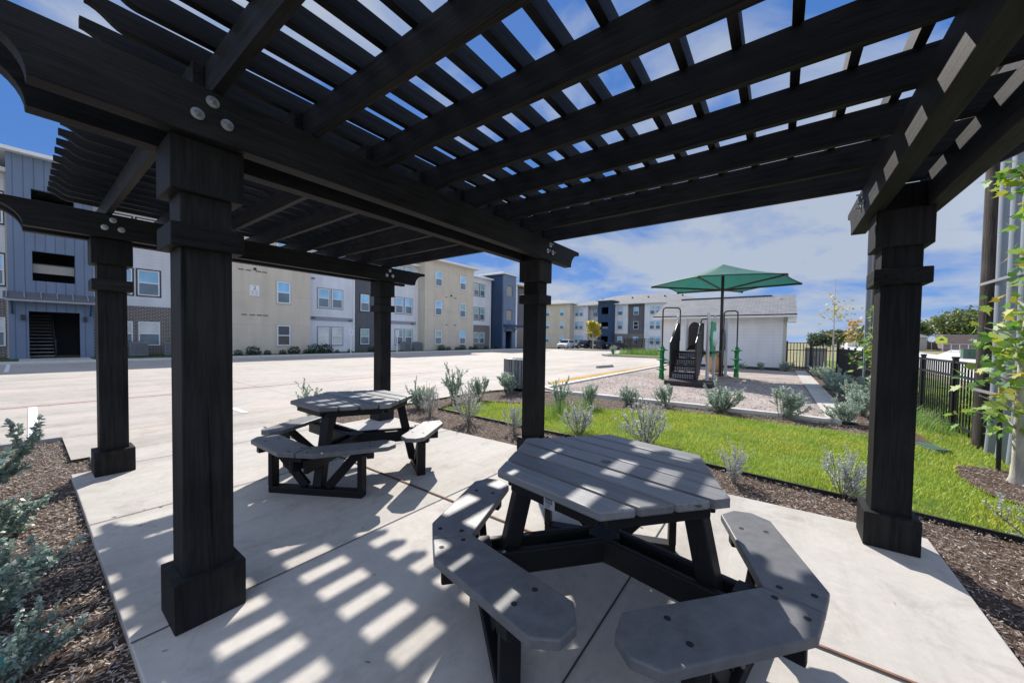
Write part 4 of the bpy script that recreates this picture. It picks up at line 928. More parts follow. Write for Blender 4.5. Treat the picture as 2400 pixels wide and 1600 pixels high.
rows=[ # x,y,h,meshes,rz,label,sx
(4.22,3.53,.58,SG[2],0.3,'full grey green sage just right of the far pergola post in the back bed',1.0),
(3.91,2.79,.60,SS[0],1.3,'thin silvery sage right of the far picnic table, before the fuller one',.75),
(5.12,3.41,.80,SG[1],2.0,'tall upright sage at the tip of the back bed behind the lawn corner',.75),
(5.79,3.25,.62,SG[0],2.9,'round sage between the tall upright sage and the litter bin',.95),
(3.98,1.89,.72,SS[0],4.2,'silvery sage with a bare foot on the lawn edge right of the far table',.75),
(6.98,3.22,.66,SG[0],0.9,'broad sage directly in front of the grey litter bin',1.05),
(3.96,.92,.50,SS[1],2.2,'small silvery sage tucked against the left side of the middle pergola post',.7),
(6.05,1.29,.62,SG[1],5.1,'sage immediately right of the middle post by the play kerb',.85),
(6.56,.83,.58,SG[0],3.6,'second sage right of the middle post, with weeds at its foot',.85),
(7.57,.33,.46,SG[2],1.7,'low fan shaped sage in front of the middle of the play kerb',1.25),
(7.86,-.40,.56,SG[0],2.4,'sage in front of the climbing tower stairs',.85),
(7.98,-1.41,.66,SG[2],5.5,'wide sage beneath the right green pod climber',1.15),
(8.12,-2.45,.66,SG[0],4.6,'dense sage near the right corner of the play area, left of the path',1.15),
(8.23,-3.34,.50,SG[2],.5,'sage standing at the near end of the concrete path',1.05),
(9.42,-3.77,.62,SG[0],1.1,'sage just beyond the path end, against the right pergola post',1.1),
(10.9,-3.85,.66,SG[2],3.2,'second sage up the row beside the path',1.15),
(12.6,-3.85,.70,SG[0],2.2,'third sage up the row beside the path',1.25),
(14.3,-3.82,.70,SG[2],4.0,'fourth sage up the row beside the path',1.2),
(16.2,-3.8,.68,SG[0],.2,'fifth sage up the row beside the path',1.2),
(18.2,-3.75,.62,SG[2],1.9,'sixth sage up the row beside the path',1.2),
(20.1,-3.62,.50,SG[0],3.3,'last small sage of the path row by the iron gate',1.1),
(21.6,-2.62,.62,SG[2],5.2,'sage at the right corner of the white shed',1.1),
(21.3,-1.68,.52,SG[0],.8,'sage against the shed wall, second from its right corner',1.1),
(21.5,-.79,.42,SG[2],2.5,'small sage against the shed wall beside the right green pod',1.1),
(21.4,1.5,.45,SG[0],1.2,'small sage against the shed seen behind the stairs',1.1),
(21.2,2.55,.50,SG[2],4.4,'small pale sage by the drive left of the left green pod',1.1),
(4.41,.02,.55,SS[1],3.0,'fine silvery sage behind the near table, close to the middle post',1.15),
(4.51,-.94,.68,SS[0],1.0,'largest silvery sage standing right behind the near table',1.1),
(3.80,-2.03,.42,SS[0],5.0,'sparse silvery sage at the lawn edge beyond the near table corner',.9),
(4.02,-2.88,.50,SS[1],.7,'silvery sage half hidden behind the right pergola post',1.1),
(3.62,-3.95,.50,SS[1],2.6,'wide silvery sage in the mulch at the right edge',1.5),
(3.2,-4.15,.40,SS[0],4.6,'low silvery sage cut off by the right edge below the wide one',1.4),
(2.45,4.2,.60,SG[1],1.5,'airy sage seen behind the far picnic table top',.9),
(29.6,9.1,.9,SG[0],1.5,'grey green sage on the island corner before the iron fence',1.0),
]
for (x,y,h,ms,rz,lb,sx) in rows: place_shrub(ms,x,y,h,rz,lb,G1,sx=sx,z=-.04 if x<25 else .1)
place_shrub(DP[0],-.92,2.60,.95,0,'large leafy blue green shrub at the left edge beside the lot','blue green shrubs in the left bed',name='leafy_shrub',sx=1.05)
place_shrub(DP[1],-.74,1.85,.55,1.2,'low blue green shrub in front of the large left shrub','blue green shrubs in the left bed',name='leafy_shrub',sx=1.25)
place_shrub(DP[0],-.70,.70,.50,2.2,'blue green shrub over the round valve lid at the left edge','blue green shrubs in the left bed',name='leafy_shrub',sx=1.05)
place_shrub(DP[1],-.55,.20,.34,4.0,'small blue green shrub in the bottom left corner','blue green shrubs in the left bed',name='leafy_shrub',sx=1.1)
# dark foundation shrubs of the near apartment block
def blob_mesh(seed,mat,n=900,leaf=.10,flat=.8):
    rg=np.random.default_rng(seed); P=rg.normal(0,1,(n,3)); P/=np.linalg.norm(P,axis=1,keepdims=True); rad=.5*rg.uniform(.55,1,n)**.6; 
    P=P*rad[:,None]*(1+.22*np.sin(P[:,:1]*7+seed)*np.cos(P[:,1:2]*6)); P[:,2]=np.abs(P[:,2]+.18)*1.1
    D=rg.normal(0,1,(n,3)); D/=np.linalg.norm(D,axis=1,keepdims=True); L=leaf*rg.uniform(.5,1.2,n); return npmesh('foliage',*leaves(P,D,L,L*.4,rg),mat)
DB=[blob_mesh(s,'darkleaf') for s in (1,2,3)]
lows=[('left edge, before the brick wall',-2.0,.5),('first at the left foot of the beige wall',7.4,.45),('second, taller, under the number sign',8.2,.75),('third, low, right of the number sign',9.0,.4),('fourth, low, left of the ground floor window',9.9,.4),('fifth, taller, under the dark ground floor window',10.6,.72),('sixth, low, right of the dark window',11.4,.4),('seventh, tallest, at the beige wall corner',12.0,.9),('eighth, tallest, at the left of the white bay',12.75,.95),('ninth, low, under the white bay window',13.6,.32),('tenth, low, under the white bay window right half',14.6,.35),('eleventh, before the charcoal bay',16.5,.65),('twelfth, between sign and charcoal bay',17.4,.6),('left foot of the second beige wall',24.1,.75),('under the left window of the second beige wall',25.0,.5),('low one at the middle of the second beige wall',26.2,.45),('taller one at the middle of the second beige wall',27.0,.7),('pair member left of the brick bay',28.3,.5),('pair member right before the brick bay',29.0,.55),('before the brick bay left half',30.8,.5),('before the brick bay right half',32.5,.5)]
for i,(lb,u,h) in enumerate(lows):
    t=empty('dark_shrub',(u,24.55,.09),'dark clipped shrub, '+lb,'shrub','dark shrubs along the near apartment block',i*1.3); t.scale=(h*1.1,h*1.1,h); npobj('foliage',DB[i%3],t)
# lawn
def blades(P,h,w,rg,mat,name,lean=.5,z=-.02):
    n=len(P); az=rg.uniform(0,2*PI,n); H=h*rg.uniform(.5,1.15,n); ln=rg.uniform(.1,1,n)*lean
    d=np.stack([np.cos(az),np.sin(az)],1); s=np.stack([-np.sin(az),np.cos(az)],1)*w*.5
    b=np.column_stack([P,np.full(n,z)])
    o=lambda xy,zz: b+np.column_stack([xy,zz])
    V=np.stack([o(-s,0*H),o(s,0*H),o(s*.7+d*(H*ln*.35)[:,None],H*.6),o(-s*.7+d*(H*ln*.35)[:,None],H*.6),o(s*.08+d*(H*ln)[:,None],H),o(-s*.08+d*(H*ln)[:,None],H)],1).reshape(-1,3)
    k=np.arange(n)[:,None]*6; F=np.concatenate([k+np.array([[0,1,2,3]]),k+np.array([[3,2,4,5]])]); me=npmesh(name,V,F,mat); return npobj(name,me)
rg=np.random.default_rng(5)
Pn=scatter(LAWN,3000,rg,holes=(RING,)); Pn=Pn[(np.sin(Pn[:,0]*5.1+np.cos(Pn[:,1]*3.7)*2)+np.cos(Pn[:,1]*6.3)+rg.normal(0,1.2,len(Pn)))>-2.0]; Pn=Pn+rg.normal(0,.018,Pn.shape)

tag(blades(Pn,.046,.0060,rg,'grass','lawn_grass',1.1),'bright green clipped lawn grass','grass',kind='stuff')
Pv=scatter([(4,-4.9),(16,-4.9),(16,-6.6),(4,-6.5)],200,rg); tag(blades(Pv,.11,.012,rg,'grass','verge_tufts',1.0),'rough green grass beyond the iron fence','grass',kind='stuff')
Pw=np.concatenate([rg.normal([8.9,-4.45],[.55,.16],(420,2)),rg.normal([10.3,-4.4],[.8,.16],(420,2))]); tag(blades(Pw,.27,.010,rg,'drygrass','tall_weeds',.8),'tall weeds growing against the iron fence','weeds',kind='stuff')
Pw=np.concatenate([rg.normal([5.35,.95],[.22,.16],(170,2)),rg.normal([6.1,.72],[.2,.12],(150,2)),rg.normal([5.9,1.15],[.2,.12],(80,2))]); tag(blades(Pw,.30,.007,rg,'drygrass','nutsedge_weeds',.9),'thin bright weeds rising at the lawn corner','weeds',kind='stuff')
Pw=scatter([(30,9.0),(31.4,9.2),(36,8.2),(36,4),(30.6,4)],60,rg); tag(blades(Pw,.55,.03,rg,'drygrass','island_grasses',.7,z=.12),'pale ornamental grasses around the island fence','grasses',kind='stuff')
# loose chips
def chips(P,rg,L,mat,name,z,thick=.02,cat='mulch',label=''):
    n=len(P); az=rg.uniform(0,2*PI,n); el=rg.normal(0,.22,n); L_=L*rg.uniform(.35,1.3,n); W_=L_*rg.uniform(.12,.35,n)
    D=np.stack([np.cos(az)*np.cos(el),np.sin(az)*np.cos(el),np.sin(el)],1); S=np.stack([-np.sin(az),np.cos(az),rg.normal(0,.35,n)],1)
    c=np.column_stack([P,z+rg.uniform(0,thick,n)])
    a=D*L_[:,None]/2; s=S*W_[:,None]/2
    V=np.stack([c-a-s*.6,c-a*.3-s,c+a-s*.4,c+a*.8+s*.6,c-a*.7+s],1).reshape(-1,3); F=np.arange(5*n).reshape(n,5)
    return tag(npobj(name,npmesh(name,V,F,mat)),label,cat,kind='stuff')
Pa=scatter([(-2.2,-1.5),(-.275,-1.5),(-.275,3.24),(-.10,3.24),(-.10,3.9),(-.24,3.94),(-.24,5.3),(-2.2,5.3)],5600,rg)
chips(Pa,rg,.025,'mulchchip','mulch_chips_left',-.042,.022,label='shredded brown bark mulch in the left bed')
near=[(2.0,-3.29),(3.37,-3.29),(3.34,-2),(3.31,3.27),(2.52,3.27),(2.52,3.93),(6.3,3.93),(7.2,3.7),(7.75,2.9),(7.9,1),(8.1,-3.3),(7.9,-4.0),(7.25,-3.54)]+LAWN[12:]+LAWN[:8]+[(2.0,-5.5)]
Pb=scatter(near,3600,rg); Pb=Pb[~inpoly(Pb,LAWN)]
chips(Pb,rg,.024,'mulchchip','mulch_chips_right',-.040,.022,label='shredded brown bark mulch between patio and lawn')
Pc=scatter(RING,2600,rg); chips(Pc,rg,.024,'mulchchip','mulch_chips_ring',-.01,.02,label='bark mulch ring round the young maple')
Pd=scatter([(8.2,-3.5),(14,-3.5),(14,-4.6),(8.0,-4.6)],900,rg); chips(Pd,rg,.04,'mulchchip','mulch_chips_path',-.033,.02,label='bark mulch between the path and the fence')
Pe=scatter([(8.2,-3.1),(8.1,2.9),(16,2.8),(16,-3.1)],520,rg); chips(Pe,rg,.045,'playchip','play_chips',-.016,.015,label='pale wood chips spread over the play area')
# patio litter: a few dark chips and leaves
Pf=np.concatenate([rg.normal([-.05,1.35],[.12,.22],(28,2)),rg.uniform([-.2,-3.0],[3.2,3.2],(55,2))]); chips(Pf,rg,.028,'mulchchip','patio_debris',.006,.002,label='stray bark crumbs on the patio concrete',cat='debris')

# trees
def maple_leaf(): 
    a=[(0,-.05),(.10,.02),(.34,-.02),(.27,.16),(.50,.34),(.26,.38),(.28,.52),(.12,.50),(0,.92)]
    return a+[(-x,y) for x,y in a[-2:0:-1]]
def broad_leaves(P,size,rg,mat,droop=.6):
    out=np.array(maple_leaf()); k=len(out); n=len(P); s=size*rg.uniform(.55,1.15,n)
    N_=rg.normal(0,1,(n,3)); N_[:,2]=np.abs(N_[:,2])+.5; N_/=np.linalg.norm(N_,axis=1,keepdims=True)
    D=rg.normal(0,1,(n,3)); D[:,2]-=droop; D-=N_*(D*N_).sum(1,keepdims=True); D/=np.linalg.norm(D,axis=1,keepdims=True); S=np.cross(D,N_)
    curl=rg.uniform(-.25,.45,n)
    V=P[:,None,:]+(S[:,None,:]*out[None,:,0,None]+D[:,None,:]*out[None,:,1,None]+N_[:,None,:]*(curl[:,None,None]*np.abs(out[None,:,0,None])*-1.0))*s[:,None,None]
    return npmesh('crown',V.reshape(-1,3),np.arange(n*k).reshape(n,k),mat)
def sapling(name,loc,h,r,label,mat,nl,size,z0,spread,seed,bark='bark',cat='tree',group=None,nb=14,lean=(0,0)):
    rg=np.random.default_rng(seed); t=empty(name,loc,label,cat,group); mb=MB()
    tr=[(lean[0]*k/6*h,lean[1]*k/6*h,h*k/6) for k in range(7)]; tr=[(x+rg.normal(0,.01),y+rg.normal(0,.01),z) for x,y,z in tr]; tr[0]=(0,0,-.05)
    mb.tube(tr,r,10,r*.2); mb.lathe([(r*1.5,0),(r*1.1,.08),(r,.2)],10,c=(0,0,-.03))
    br=mb; P=[]
    for k in range(nb):
        z=rg.uniform(z0,h*.97); az=rg.uniform(0,2*PI); L=spread*(1-.6*(z-z0)/(h-z0))*rg.uniform(.5,1.1); f=z/h; p=np.array([lean[0]*z,lean[1]*z,z]); d=np.array([math.cos(az),math.sin(az),.55])
        q=[p,p+d*L*.5+[0,0,.02],p+d*L+[0,0,-.03*L]]; br.tube([tuple(x) for x in q],r*.22,5,r*.06)
        m=nl//nb; s=rg.uniform(.15,1.05,m)[:,None]; P.append(p+d*L*s+rg.normal(0,.07+.06*L,(m,3)))
    br.build('trunk',bark,t,smooth=True)
    npobj('crown',broad_leaves(np.concatenate(P),size,rg,mat),t); return t
sapling('maple_tree',(5.60,-4.42,0),3.6,.062,'young maple with pale trunk and large green and yellow leaves at the right edge','maple',560,.135,.3,.42,41,nb=28)
sapling('maple_tree',(11.3,-4.12,0),2.3,.03,'bright green leafy sapling peeping out behind the right pergola post','maple',170,.14,.5,.45,42,nb=12)
sapling('sapling',(20.6,-4.25,0),4.2,.035,'tall thin young tree with few leaves beside the iron gate','yellowleaf',120,.15,1.4,.95,43,nb=14)
sapling('sapling',(24,-5.4,0),2.6,.04,'short orange leaved young tree beyond the roadside fence','orangeleaf',180,.17,1.3,.8,44,nb=14)
sapling('maple_tree',(9.4,-5.6,0),3.1,.03,'sparse green young tree behind the near utility pole','maple',140,.13,1.0,.8,45,nb=12)
def crown_tree(name,loc,h,w,label,mat,seed,n=2600,leaf=.5,trunk=.25,group=None,z0=.25,clumps=16):
    rg=np.random.default_rng(seed); t=empty(name,loc,label,'tree',group)
    mb=MB().tube([(0,0,-.3),(0,0,h*.35),(0,0,h*.75)],trunk,8,trunk*.4); C=[]
    for k in range(clumps):
        a=rg.uniform(0,2*PI); rr=w/2*math.sqrt(rg.uniform(0,1))*.75; z=h*(z0+(1-z0)*rg.uniform(.12,.85)); zz=(z/h-z0)/(1-z0); rr*=math.sqrt(max(.15,1-(2*zz-1)**2*.8)); c=np.array([rr*math.cos(a),rr*math.sin(a),z]); C.append((c,w*rg.uniform(.12,.24)))
        mb.tube([(0,0,h*.3),(c[0]*.6,c[1]*.6,c[2]*.8),tuple(c)],trunk*.35,5,trunk*.08)
    mb.build('trunk','barkdk' if mat!='yellowleaf' else 'bark',t)
    P=[]
    for c,s in C:
        q=rg.normal(0,1,(n//clumps,3)); q/=np.linalg.norm(q,axis=1,keepdims=True); q*=s*rg.uniform(.5,1.1,(len(q),1)); q[:,2]*=.7; P.append(c+q)
    P=np.concatenate(P); D=rg.normal(0,1,P.shape); D/=np.linalg.norm(D,axis=1,keepdims=True); L=leaf*rg.uniform(.5,1.2,len(P)); npobj('crown',npmesh('crown',*leaves(P,D,L,L*.42,rg),mat),t); return t
crown_tree('ornamental_tree',(50,20.1,-.1),4.3,3.0,'small yellow leaved tree on the island before the far apartments','yellowleaf',51,2600,.26,.09,z0=.36,clumps=16)
# far right: brick school building, trees and roadside things
fb=empty('brick_building',(0,0,0),'long low red brown brick building across the road at far right','building')
B(150,165,-95,-38.5,-.3,3.9).build('wall','redbrick',fb); B(149.9,165.1,-95.1,-38.4,3.9,4.05).build('coping','trimgr',fb)
for v in (-57,-60,-68,-80): B(153,155,v-1,v+1,4.05,4.9).build('roof_unit','whitep',fb)
crown_tree('oak_tree',(172,-52,0),10.8,24,'broad rounded oak rising behind the brick building','oakleaf',61,9000,1.0,.6,'trees beyond the road',clumps=44)
crown_tree('oak_tree',(176,-70,0),9,20,'second lower oak to the right behind the brick building','oakleaf',62,6000,1.0,.5,'trees beyond the road',clumps=34)
crown_tree('oak_tree',(178,-86,0),8,20,'third oak behind the brick building, half hidden by the utility pole','farleaf',63,5000,1.0,.5,'trees beyond the road',clumps=30)
crown_tree('oak_tree',(165,-34.5,0),8.5,11,'oak just right of the far pole left of the right pergola post','oakleaf',64,4000,.9,.5,'trees beyond the road',clumps=24)
crown_tree('oak_tree',(160,-26.5,0),6.5,12,'wide dark oak behind the sapling beyond the gate','farleaf',65,4000,.9,.4,'trees beyond the road',clumps=26)
crown_tree('oak_tree',(190,-21,0),6.5,8,'small dark tree on the horizon right of the shed','farleaf',66,2000,.8,.3,'trees beyond the road',clumps=14)
crown_tree('oak_tree',(230,-19.0,0),6,16,'low pale tree line piece directly beside the shed wall on the horizon','farleaf',67,2500,1.2,.3,'trees beyond the road',z0=.05,clumps=24)
crown_tree('oak_tree',(210,-31,0),5.5,22,'low bushy trees on the horizon beyond the sapling','farleaf',68,3000,1.1,.3,'trees beyond the road',z0=.05,clumps=26)
hs=empty('far_house',(0,0,0),'tiny pale house on the horizon right of the shed','building'); B(195,203,-27.5,-24,-.3,3.0).build('wall','whitep',hs); roof(hs,195,203,-27.5,-24,3.0,.4,1.4,.1)
hs=empty('far_house',(0,0,0),'tiny grey house on the horizon left of the far pole','building'); B(150,158,-35.5,-32.2,-.3,3.4).build('wall','boxtan',hs); roof(hs,150,158,-35.5,-32.2,3.4,.4,1.0,.1)
def cab(name,x,y,w,d,h,mat,label,cat='cabinet'):
    t=empty(name,(x,y,-.05),label,cat); B(-d/2,d/2,-w/2,w/2,.06,h).build('body',mat,t,bevel=.02); B(-d/2-.04,d/2+.04,-w/2-.04,w/2+.04,0,.058).build('plinth','curbgrey',t); B(-d/2-.03,d/2+.03,-w/2-.03,w/2+.03,h+.001,h+.04).build('lid',mat,t)
    mb=MB(); mb.box(-d/2-.012,-d/2-.002,-.012,.012,.1,h-.05); mb.box(-d/2-.03,-d/2-.002,.05,.08,h*.5,h*.62); mb.build('door_seam','trimdk',t); return t
cab('utility_cabinet',26,-3.99,.92,.8,1.12,'boxtan','taupe utility cabinet standing behind the iron gate')
cab('utility_cabinet',58,-18.2,.9,.8,1.0,'boxgreen','green utility cabinet on the grass beyond the road')
t=empty('fire_hydrant',(62,-19.9,-.05),'dark fire hydrant on the far verge right of the green cabinet','hydrant'); MB().lathe([(.16,0),(.11,.05),(.11,.55),(.15,.58),(.12,.72),(.03,.82)],12).build('body','cargrey',t,smooth=True); MB().tube([(0,-.22,.42),(0,.22,.42)],.07,8).build('nozzles','cargrey',t)
def signpost(x,y,h,label,plate,shape,mat2=None,z=0,face=PI,pr=.03):
    t=empty('road_sign',(x,y,z),label,'sign',rz=face); MB().tube([(0,0,-.1),(0,0,h)],pr,6).build('post','post',t)
    MB().prism(shape,-.02,.0,lambda a,b,hh:(hh+.05,a,b+h)).build('plate',plate,t)
    return t
pent=[(-.5,-.5),(.5,-.5),(.5,.1),(0,.5),(-.5,.1)]; sq=[(-.4,-.3),(.4,-.3),(.4,.3),(-.4,.3)]
s1=signpost(95,-25.1,2.3,'yellow green school crossing sign across the road','signyel',[(a*1.35,b*1.35) for a,b in pent]); MB().prism([(-.3,-.1),(.3,-.1),(.12,.25),(-.12,.25)],.06,.07,lambda a,b,hh:(hh,a,b+2.2)).build('figure_mark','stripemark',s1)
signpost(110,-33.4,2.0,'small white sign behind the far chain link fence','whitep',[(a*1.4,b*1.4) for a,b in sq])
s3=signpost(120,-29.6,2.6,'round blue and white sign before the brick building','signblue',[(.8*math.cos(k*PI/6),.8*math.sin(k*PI/6)) for k in range(12)])
MB().prism([(.62*math.cos(k*PI/6),.62*math.sin(k*PI/6)) for k in range(12)],.055,.065,lambda a,b,hh:(hh,a,b+2.55)).build('inner_disc','whitep',s3)
tt=empty('chain_link_fence',(0,0,0),'low pale chain link fence on the far field','fence'); mb=MB()
for i in range(24): p=Vector((100,-26.5,0)).lerp(Vector((86,-46,0)),i/23); mb.bar(p+Vector((0,0,-.1)),p+Vector((0,0,1.5)),.07,.07)
mb.build('posts','post',tt)['kind']='stuff'
mb=MB(); mb.bar((100,-26.5,1.5),(86,-46,1.5),.06,.06); mb.bar((100,-26.5,.75),(86,-46,.75),.03,.03); mb.bar((100,-26.5,.1),(86,-46,.1),.05,.05); mb.build('rails','post',tt)
fp=empty('lamp_pole',(120,-37.5,0),'thin dark lamp pole in front of the brick building','pole'); MB().tube([(0,0,-.2),(0,0,7)],.10,6).build('pole','iron',fp); B(-.3,.3,-.6,.6,6.95,7.1).build('lamp_head','iron',fp)
fp=empty('lamp_pole',(95,-37.6,0),'second thin dark lamp pole further right before the brick building','pole'); MB().tube([(0,0,-.2),(0,0,6)],.12,6).build('pole','iron',fp); B(-.3,.3,-.7,.7,5.95,6.1).build('lamp_head','iron',fp)
# parking signs and condensers by the near block
for (x,l) in ((14.12,'white accessible parking sign on a post before the white bay'),(18.2,'white accessible parking sign on a post right of the far pergola post')):
    t=empty('parking_sign',(x,23.55,.08),l,'sign','accessible parking signs'); B(-.03,.03,-.03,.03,-.1,1.8).build('post','whitep',t); B(-.16,.16,-.05,-.031,1.35,1.80).build('plate','whitep',t)
    mb=MB(); 
    for k in range(14):
        a=R(-200+k*20); a2=R(-200+(k+1)*20); mb.bar((.075*math.cos(a),-.058,1.53+.075*math.sin(a)),(.075*math.cos(a2),-.058,1.53+.075*math.sin(a2)),.006,.02)
    mb.bar((-.01,-.058,1.70),(-.01,-.058,1.55),.006,.03); mb.bar((-.01,-.058,1.56),(.06,-.058,1.56),.006,.022); mb.lathe([(.022,0),(.022,.006)],10,T=Matrix.Translation((-.01,-.056,1.73))@Matrix.Rotation(R(90),4,'X')); mb.build('wheelchair_mark','signblue',t)
for i,(x,l) in enumerate(((3.35,'left one under the brick wall windows'),(4.75,'right one under the brick wall windows'),(20.6,'left one before the white bay with downpipe'),(21.9,'right one before the white bay with downpipe'))):
    t=empty('condenser_unit',(x,25.6 if i>1 else 26.5,.08),'grey air conditioning condenser, '+l,'air conditioner','air conditioning condensers at the near block'); B(-.36,.36,-.30,.30,.03,.80).build('casing','acgrey',t,bevel=.03)
    mb=MB(); [mb.box(-.34,.34,-.305,-.30,.10+k*.06,.13+k*.06) for k in range(11)]; mb.build('grille','trimdk',t); MB().lathe([(.26,.801),(.26,.83)],16).build('fan_guard','iron',t)

# vehicles
def car(loc,rz,paint,label,h=1.62,L=4.6):
    t=empty('parked_car',loc,label,'car','cars parked before the far apartments',rz); w=.90
    # body along +x = nose
    side=[(-L/2,.35),(-L/2,.95),(-L/2+.15,1.05),(L/2-1.25,1.02),(L/2-.15,.82),(L/2,.62),(L/2,.30)]
    mb=MB(); n=len(side)
    vs=[(x,-w*(.93 if z>.9 else 1),z) for x,z in side]+[(x,w*(.93 if z>.9 else 1),z) for x,z in side]
    mb.add(vs,[tuple(range(n)),tuple(range(2*n-1,n-1,-1))]+[(i,(i+1)%n,n+(i+1)%n,n+i) for i in range(n)]); mb.build('body',paint,t,bevel=.06)
    top=[(-L/2+.12,1.04),(-L/2+.45,h-.06),(-L/2+.9,h),(.25,h),(.55,h-.05),(L/2-1.2,1.03)]; m=len(top); mb=MB(); k=lambda z:.83-.13*(z-1.03)/(h-1.03)
    mb.add([(x,-k(z),z) for x,z in top]+[(x,k(z),z) for x,z in top],[tuple(range(m)),tuple(range(2*m-1,m-1,-1))]+[(i,(i+1)%m,m+(i+1)%m,m+i) for i in range(m)]); mb.build('cabin',paint,t,bevel=.03)
    for s in (-1,1):
        mb=MB(); q=[(-L/2+.42,1.10),(-L/2+.62,h-.14),(-.35,h-.10),(-.35,1.10)]; q2=[(-.27,1.10),(-.27,h-.10),(.30,h-.12),(L/2-1.42,1.10)]
        for Q in (q,q2): mb.add([(x,s*(k(z)+.012),z) for x,z in Q],[(0,1,2,3)])
        mb.build('side_window','glassdk',t)
        MB().box(-.33,-.29,s*.905-.004,s*.905+.004,.4,1.0).build('door_seam','trimdk',t)
        B(L/2-1.35,L/2-1.15,s*.93-.1,s*.93+.1,1.02,1.16).build('mirror',paint,t,bevel=.02)
        B(L/2-.22,L/2+.012,s*.66-.2,s*.66+.2,.68,.82).build('headlight','frame',t,bevel=.02)
    mb=MB(); mb.add([(L/2-1.17,-.72,1.10),(L/2-1.17,.72,1.10),(.60,.66,h-.07),(.60,-.66,h-.07)],[(0,1,2,3)]); mb.build('windscreen','glassdk',t)
    mb=MB(); mb.add([(-L/2+.13,-.72,1.12),(-L/2+.13,.72,1.12),(-L/2+.42,.66,h-.10),(-L/2+.42,-.66,h-.10)],[(0,1,2,3)]); mb.build('rear_window','glassdk',t)
    B(L/2-.02,L/2+.014,-.42,.42,.58,.74).build('grille','trimdk',t); B(L/2-.02,L/2+.016,-.7,.7,.30,.44).build('lower_grille','trimdk',t); B(L/2+.01,L/2+.022,-.2,.2,.46,.55).build('number_plate','whitep',t)
    B(-L/2-.02,-L/2+.01,-.2,.2,.75,.86).build('number_plate','whitep',t)
    for x in (L/2-.85,-L/2+.85):
        for s in (-1,1):
            T=Matrix.Translation((x,s*.80,.34))@Matrix.Rotation(R(90),4,'X'); wh=MB().lathe([(.28,-.11),(.34,-.09),(.34,.09),(.28,.11)],20,T=T).build('wheel','tyre',t,smooth=True)
            MB().lathe([(.20,-.118),(.22,-.10),(.22,.10),(.20,.118)],14,T=T).build('rim','rim',wh)
    return t
car((57.5,28.6,-.37),R(188),'carwhite','white sport utility car, leftmost of the parked cars')
car((59.5,25.6,-.40),R(172),'carblack','black car parked just right of the white one')
car((59.5,23.2,-.40),R(4),'cargrey','dark car behind the yellow tree, showing its tail plate')
car((61.5,20.9,-.44),R(-20),'carblack','low black car farthest right before the navy stair tower',1.42,4.5)

# ------------------------------------------------------------------ sky, sun, camera
SU=Vector((.897,.80,1)).normalized(); el=math.asin(SU.z); rotz=math.atan2(SU.x,SU.y)
w=bpy.data.worlds.new('World'); scene.world=w; w.use_nodes=True; nt=w.node_tree; nt.nodes.clear()
out=nt.nodes.new('ShaderNodeOutputWorld'); bg=nt.nodes.new('ShaderNodeBackground'); nt.links.new(bg.outputs[0],out.inputs[0])
sky=nt.nodes.new('ShaderNodeTexSky'); sky.sky_type='NISHITA'; sky.sun_disc=False; sky.sun_elevation=el; sky.sun_rotation=rotz; sky.air_density=1.0; sky.dust_density=.2; sky.ozone_density=3; sky.altitude=300
tc=N(nt,'ShaderNodeTexCoord'); sp=N(nt,'ShaderNodeSeparateXYZ'); nt.links.new(tc.outputs['Generated'],sp.inputs[0])
ad=N(nt,'ShaderNodeMath',operation='ADD'); ad.inputs[1].default_value=.20; nt.links.new(sp.outputs['Z'],ad.inputs[0])
mxz=N(nt,'ShaderNodeMath',operation='MAXIMUM'); mxz.inputs[1].default_value=.05; nt.links.new(ad.outputs[0],mxz.inputs[0])
dx=N(nt,'ShaderNodeMath',operation='DIVIDE'); dy=N(nt,'ShaderNodeMath',operation='DIVIDE')
nt.links.new(sp.outputs['X'],dx.inputs[0]); nt.links.new(mxz.outputs[0],dx.inputs[1]); nt.links.new(sp.outputs['Y'],dy.inputs[0]); nt.links.new(mxz.outputs[0],dy.inputs[1])
cb=N(nt,'ShaderNodeCombineXYZ'); nt.links.new(dx.outputs[0],cb.inputs[0]); nt.links.new(dy.outputs[0],cb.inputs[1])
mpc=N(nt,'ShaderNodeMapping'); mpc.inputs['Location'].default_value=(2.0,-1.0,0.3); nt.links.new(cb.outputs[0],mpc.inputs[0])
n1=N(nt,'ShaderNodeTexNoise',Scale=1.45,Detail=13,Roughness=.56,Distortion=.35); nt.links.new(mpc.outputs[0],n1.inputs['Vector'])
n2=N(nt,'ShaderNodeTexNoise',Scale=.33,Detail=3); nt.links.new(mpc.outputs[0],n2.inputs['Vector'])
am=N(nt,'ShaderNodeMath',operation='MULTIPLY_ADD'); am.inputs[1].default_value=.6; nt.links.new(n2.outputs[0],am.inputs[0]); nt.links.new(n1.outputs[0],am.inputs[2])
lowz=N(nt,'ShaderNodeMapRange'); lowz.inputs['From Min'].default_value=.30; lowz.inputs['From Max'].default_value=.70; lowz.inputs['To Min'].default_value=.03; lowz.inputs['To Max'].default_value=-.07; nt.links.new(sp.outputs['Z'],lowz.inputs[0])
az=N(nt,'ShaderNodeMath',operation='ADD'); nt.links.new(am.outputs[0],az.inputs[0]); nt.links.new(lowz.outputs[0],az.inputs[1])
cr=ramp(nt,az.outputs[0],[(.755,(0,0,0)),(.83,(.42,.42,.42)),(.93,(.88,.88,.88))])
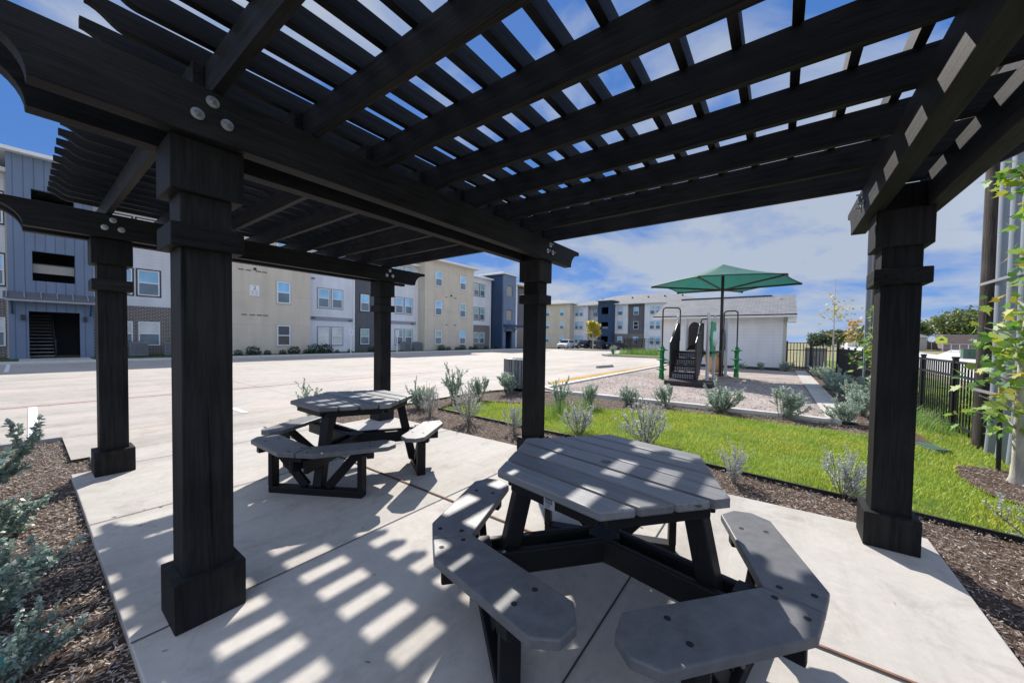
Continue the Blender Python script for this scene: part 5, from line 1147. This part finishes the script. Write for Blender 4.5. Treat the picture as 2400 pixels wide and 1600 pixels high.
# clear-sky blue by elevation, tempered with the physical sky; values are radiance / .12
grad=ramp(nt,sp.outputs['Z'],[(0,(.24,.41,.76)),(.10,(.125,.285,.68)),(.30,(.075,.21,.58)),(.62,(.062,.19,.55)),(1,(.06,.17,.50))])
K=1/.12/1.50
gs=N(nt,'ShaderNodeMix',data_type='RGBA',blend_type='MULTIPLY'); gs.inputs[0].default_value=1; nt.links.new(grad.outputs[0],gs.inputs[6]); gs.inputs[7].default_value=(K,K,K,1)
m0=N(nt,'ShaderNodeMix',data_type='RGBA'); m0.inputs[0].default_value=.06; nt.links.new(gs.outputs[2],m0.inputs[6]); nt.links.new(sky.outputs[0],m0.inputs[7])
# front-lit clouds behind the camera, boosted in brightness to add fill light
dp=N(nt,'ShaderNodeVectorMath',operation='DOT_PRODUCT'); nt.links.new(tc.outputs['Generated'],dp.inputs[0]); dp.inputs[1].default_value=(-SU.x/.77,-SU.y/.77,0)
mr=N(nt,'ShaderNodeMapRange'); mr.inputs['From Min'].default_value=-.6; mr.inputs['From Max'].default_value=1; mr.inputs['To Min'].default_value=.62; mr.inputs['To Max'].default_value=1.7; nt.links.new(dp.outputs['Value'],mr.inputs[0])
cc=N(nt,'ShaderNodeMix',data_type='RGBA',blend_type='MULTIPLY'); cc.inputs[0].default_value=1; cc.inputs[6].default_value=(.78*K,.87*K,1.02*K,1); nt.links.new(mr.outputs[0],cc.inputs[7])
mx=N(nt,'ShaderNodeMix',data_type='RGBA'); nt.links.new(cr.outputs[0],mx.inputs[0]); nt.links.new(m0.outputs[2],mx.inputs[6]); nt.links.new(cc.outputs[2],mx.inputs[7])
nt.links.new(mx.outputs[2],bg.inputs[0]); bg.inputs[1].default_value=.12
sl=bpy.data.lights.new('sun','SUN'); sl.energy=4.6; sl.angle=R(.55); sl.color=(1,.95,.88); so=bpy.data.objects.new('sun',sl); col.objects.link(so)
so.rotation_euler=SU.to_track_quat('Z','Y').to_euler(); so.location=(30,25,30)
cam=bpy.data.cameras.new('camera'); co=bpy.data.objects.new('camera',cam); col.objects.link(co); scene.camera=co
YAW,PITCH,ROLL=.6339,-.0275,.0152
f=Vector((math.cos(YAW)*math.cos(PITCH),math.sin(YAW)*math.cos(PITCH),math.sin(PITCH))); r=Vector((math.sin(YAW),-math.cos(YAW),0)); u=r.cross(f)
r2=r*math.cos(ROLL)+u*math.sin(ROLL); u2=-r*math.sin(ROLL)+u*math.cos(ROLL)
co.matrix_world=Matrix(((r2.x,u2.x,-f.x,-.5482),(r2.y,u2.y,-f.y,-2.3704),(r2.z,u2.z,-f.z,1.42),(0,0,0,1)))
cam.sensor_width=36; cam.lens=36*849.89/2400; cam.shift_x=-3.49/2400; cam.shift_y=14.88/2400; cam.clip_start=.05; cam.clip_end=4000
scene.view_settings.view_transform='Standard'; scene.view_settings.look='None'; scene.view_settings.exposure=.62; scene.view_settings.gamma=1
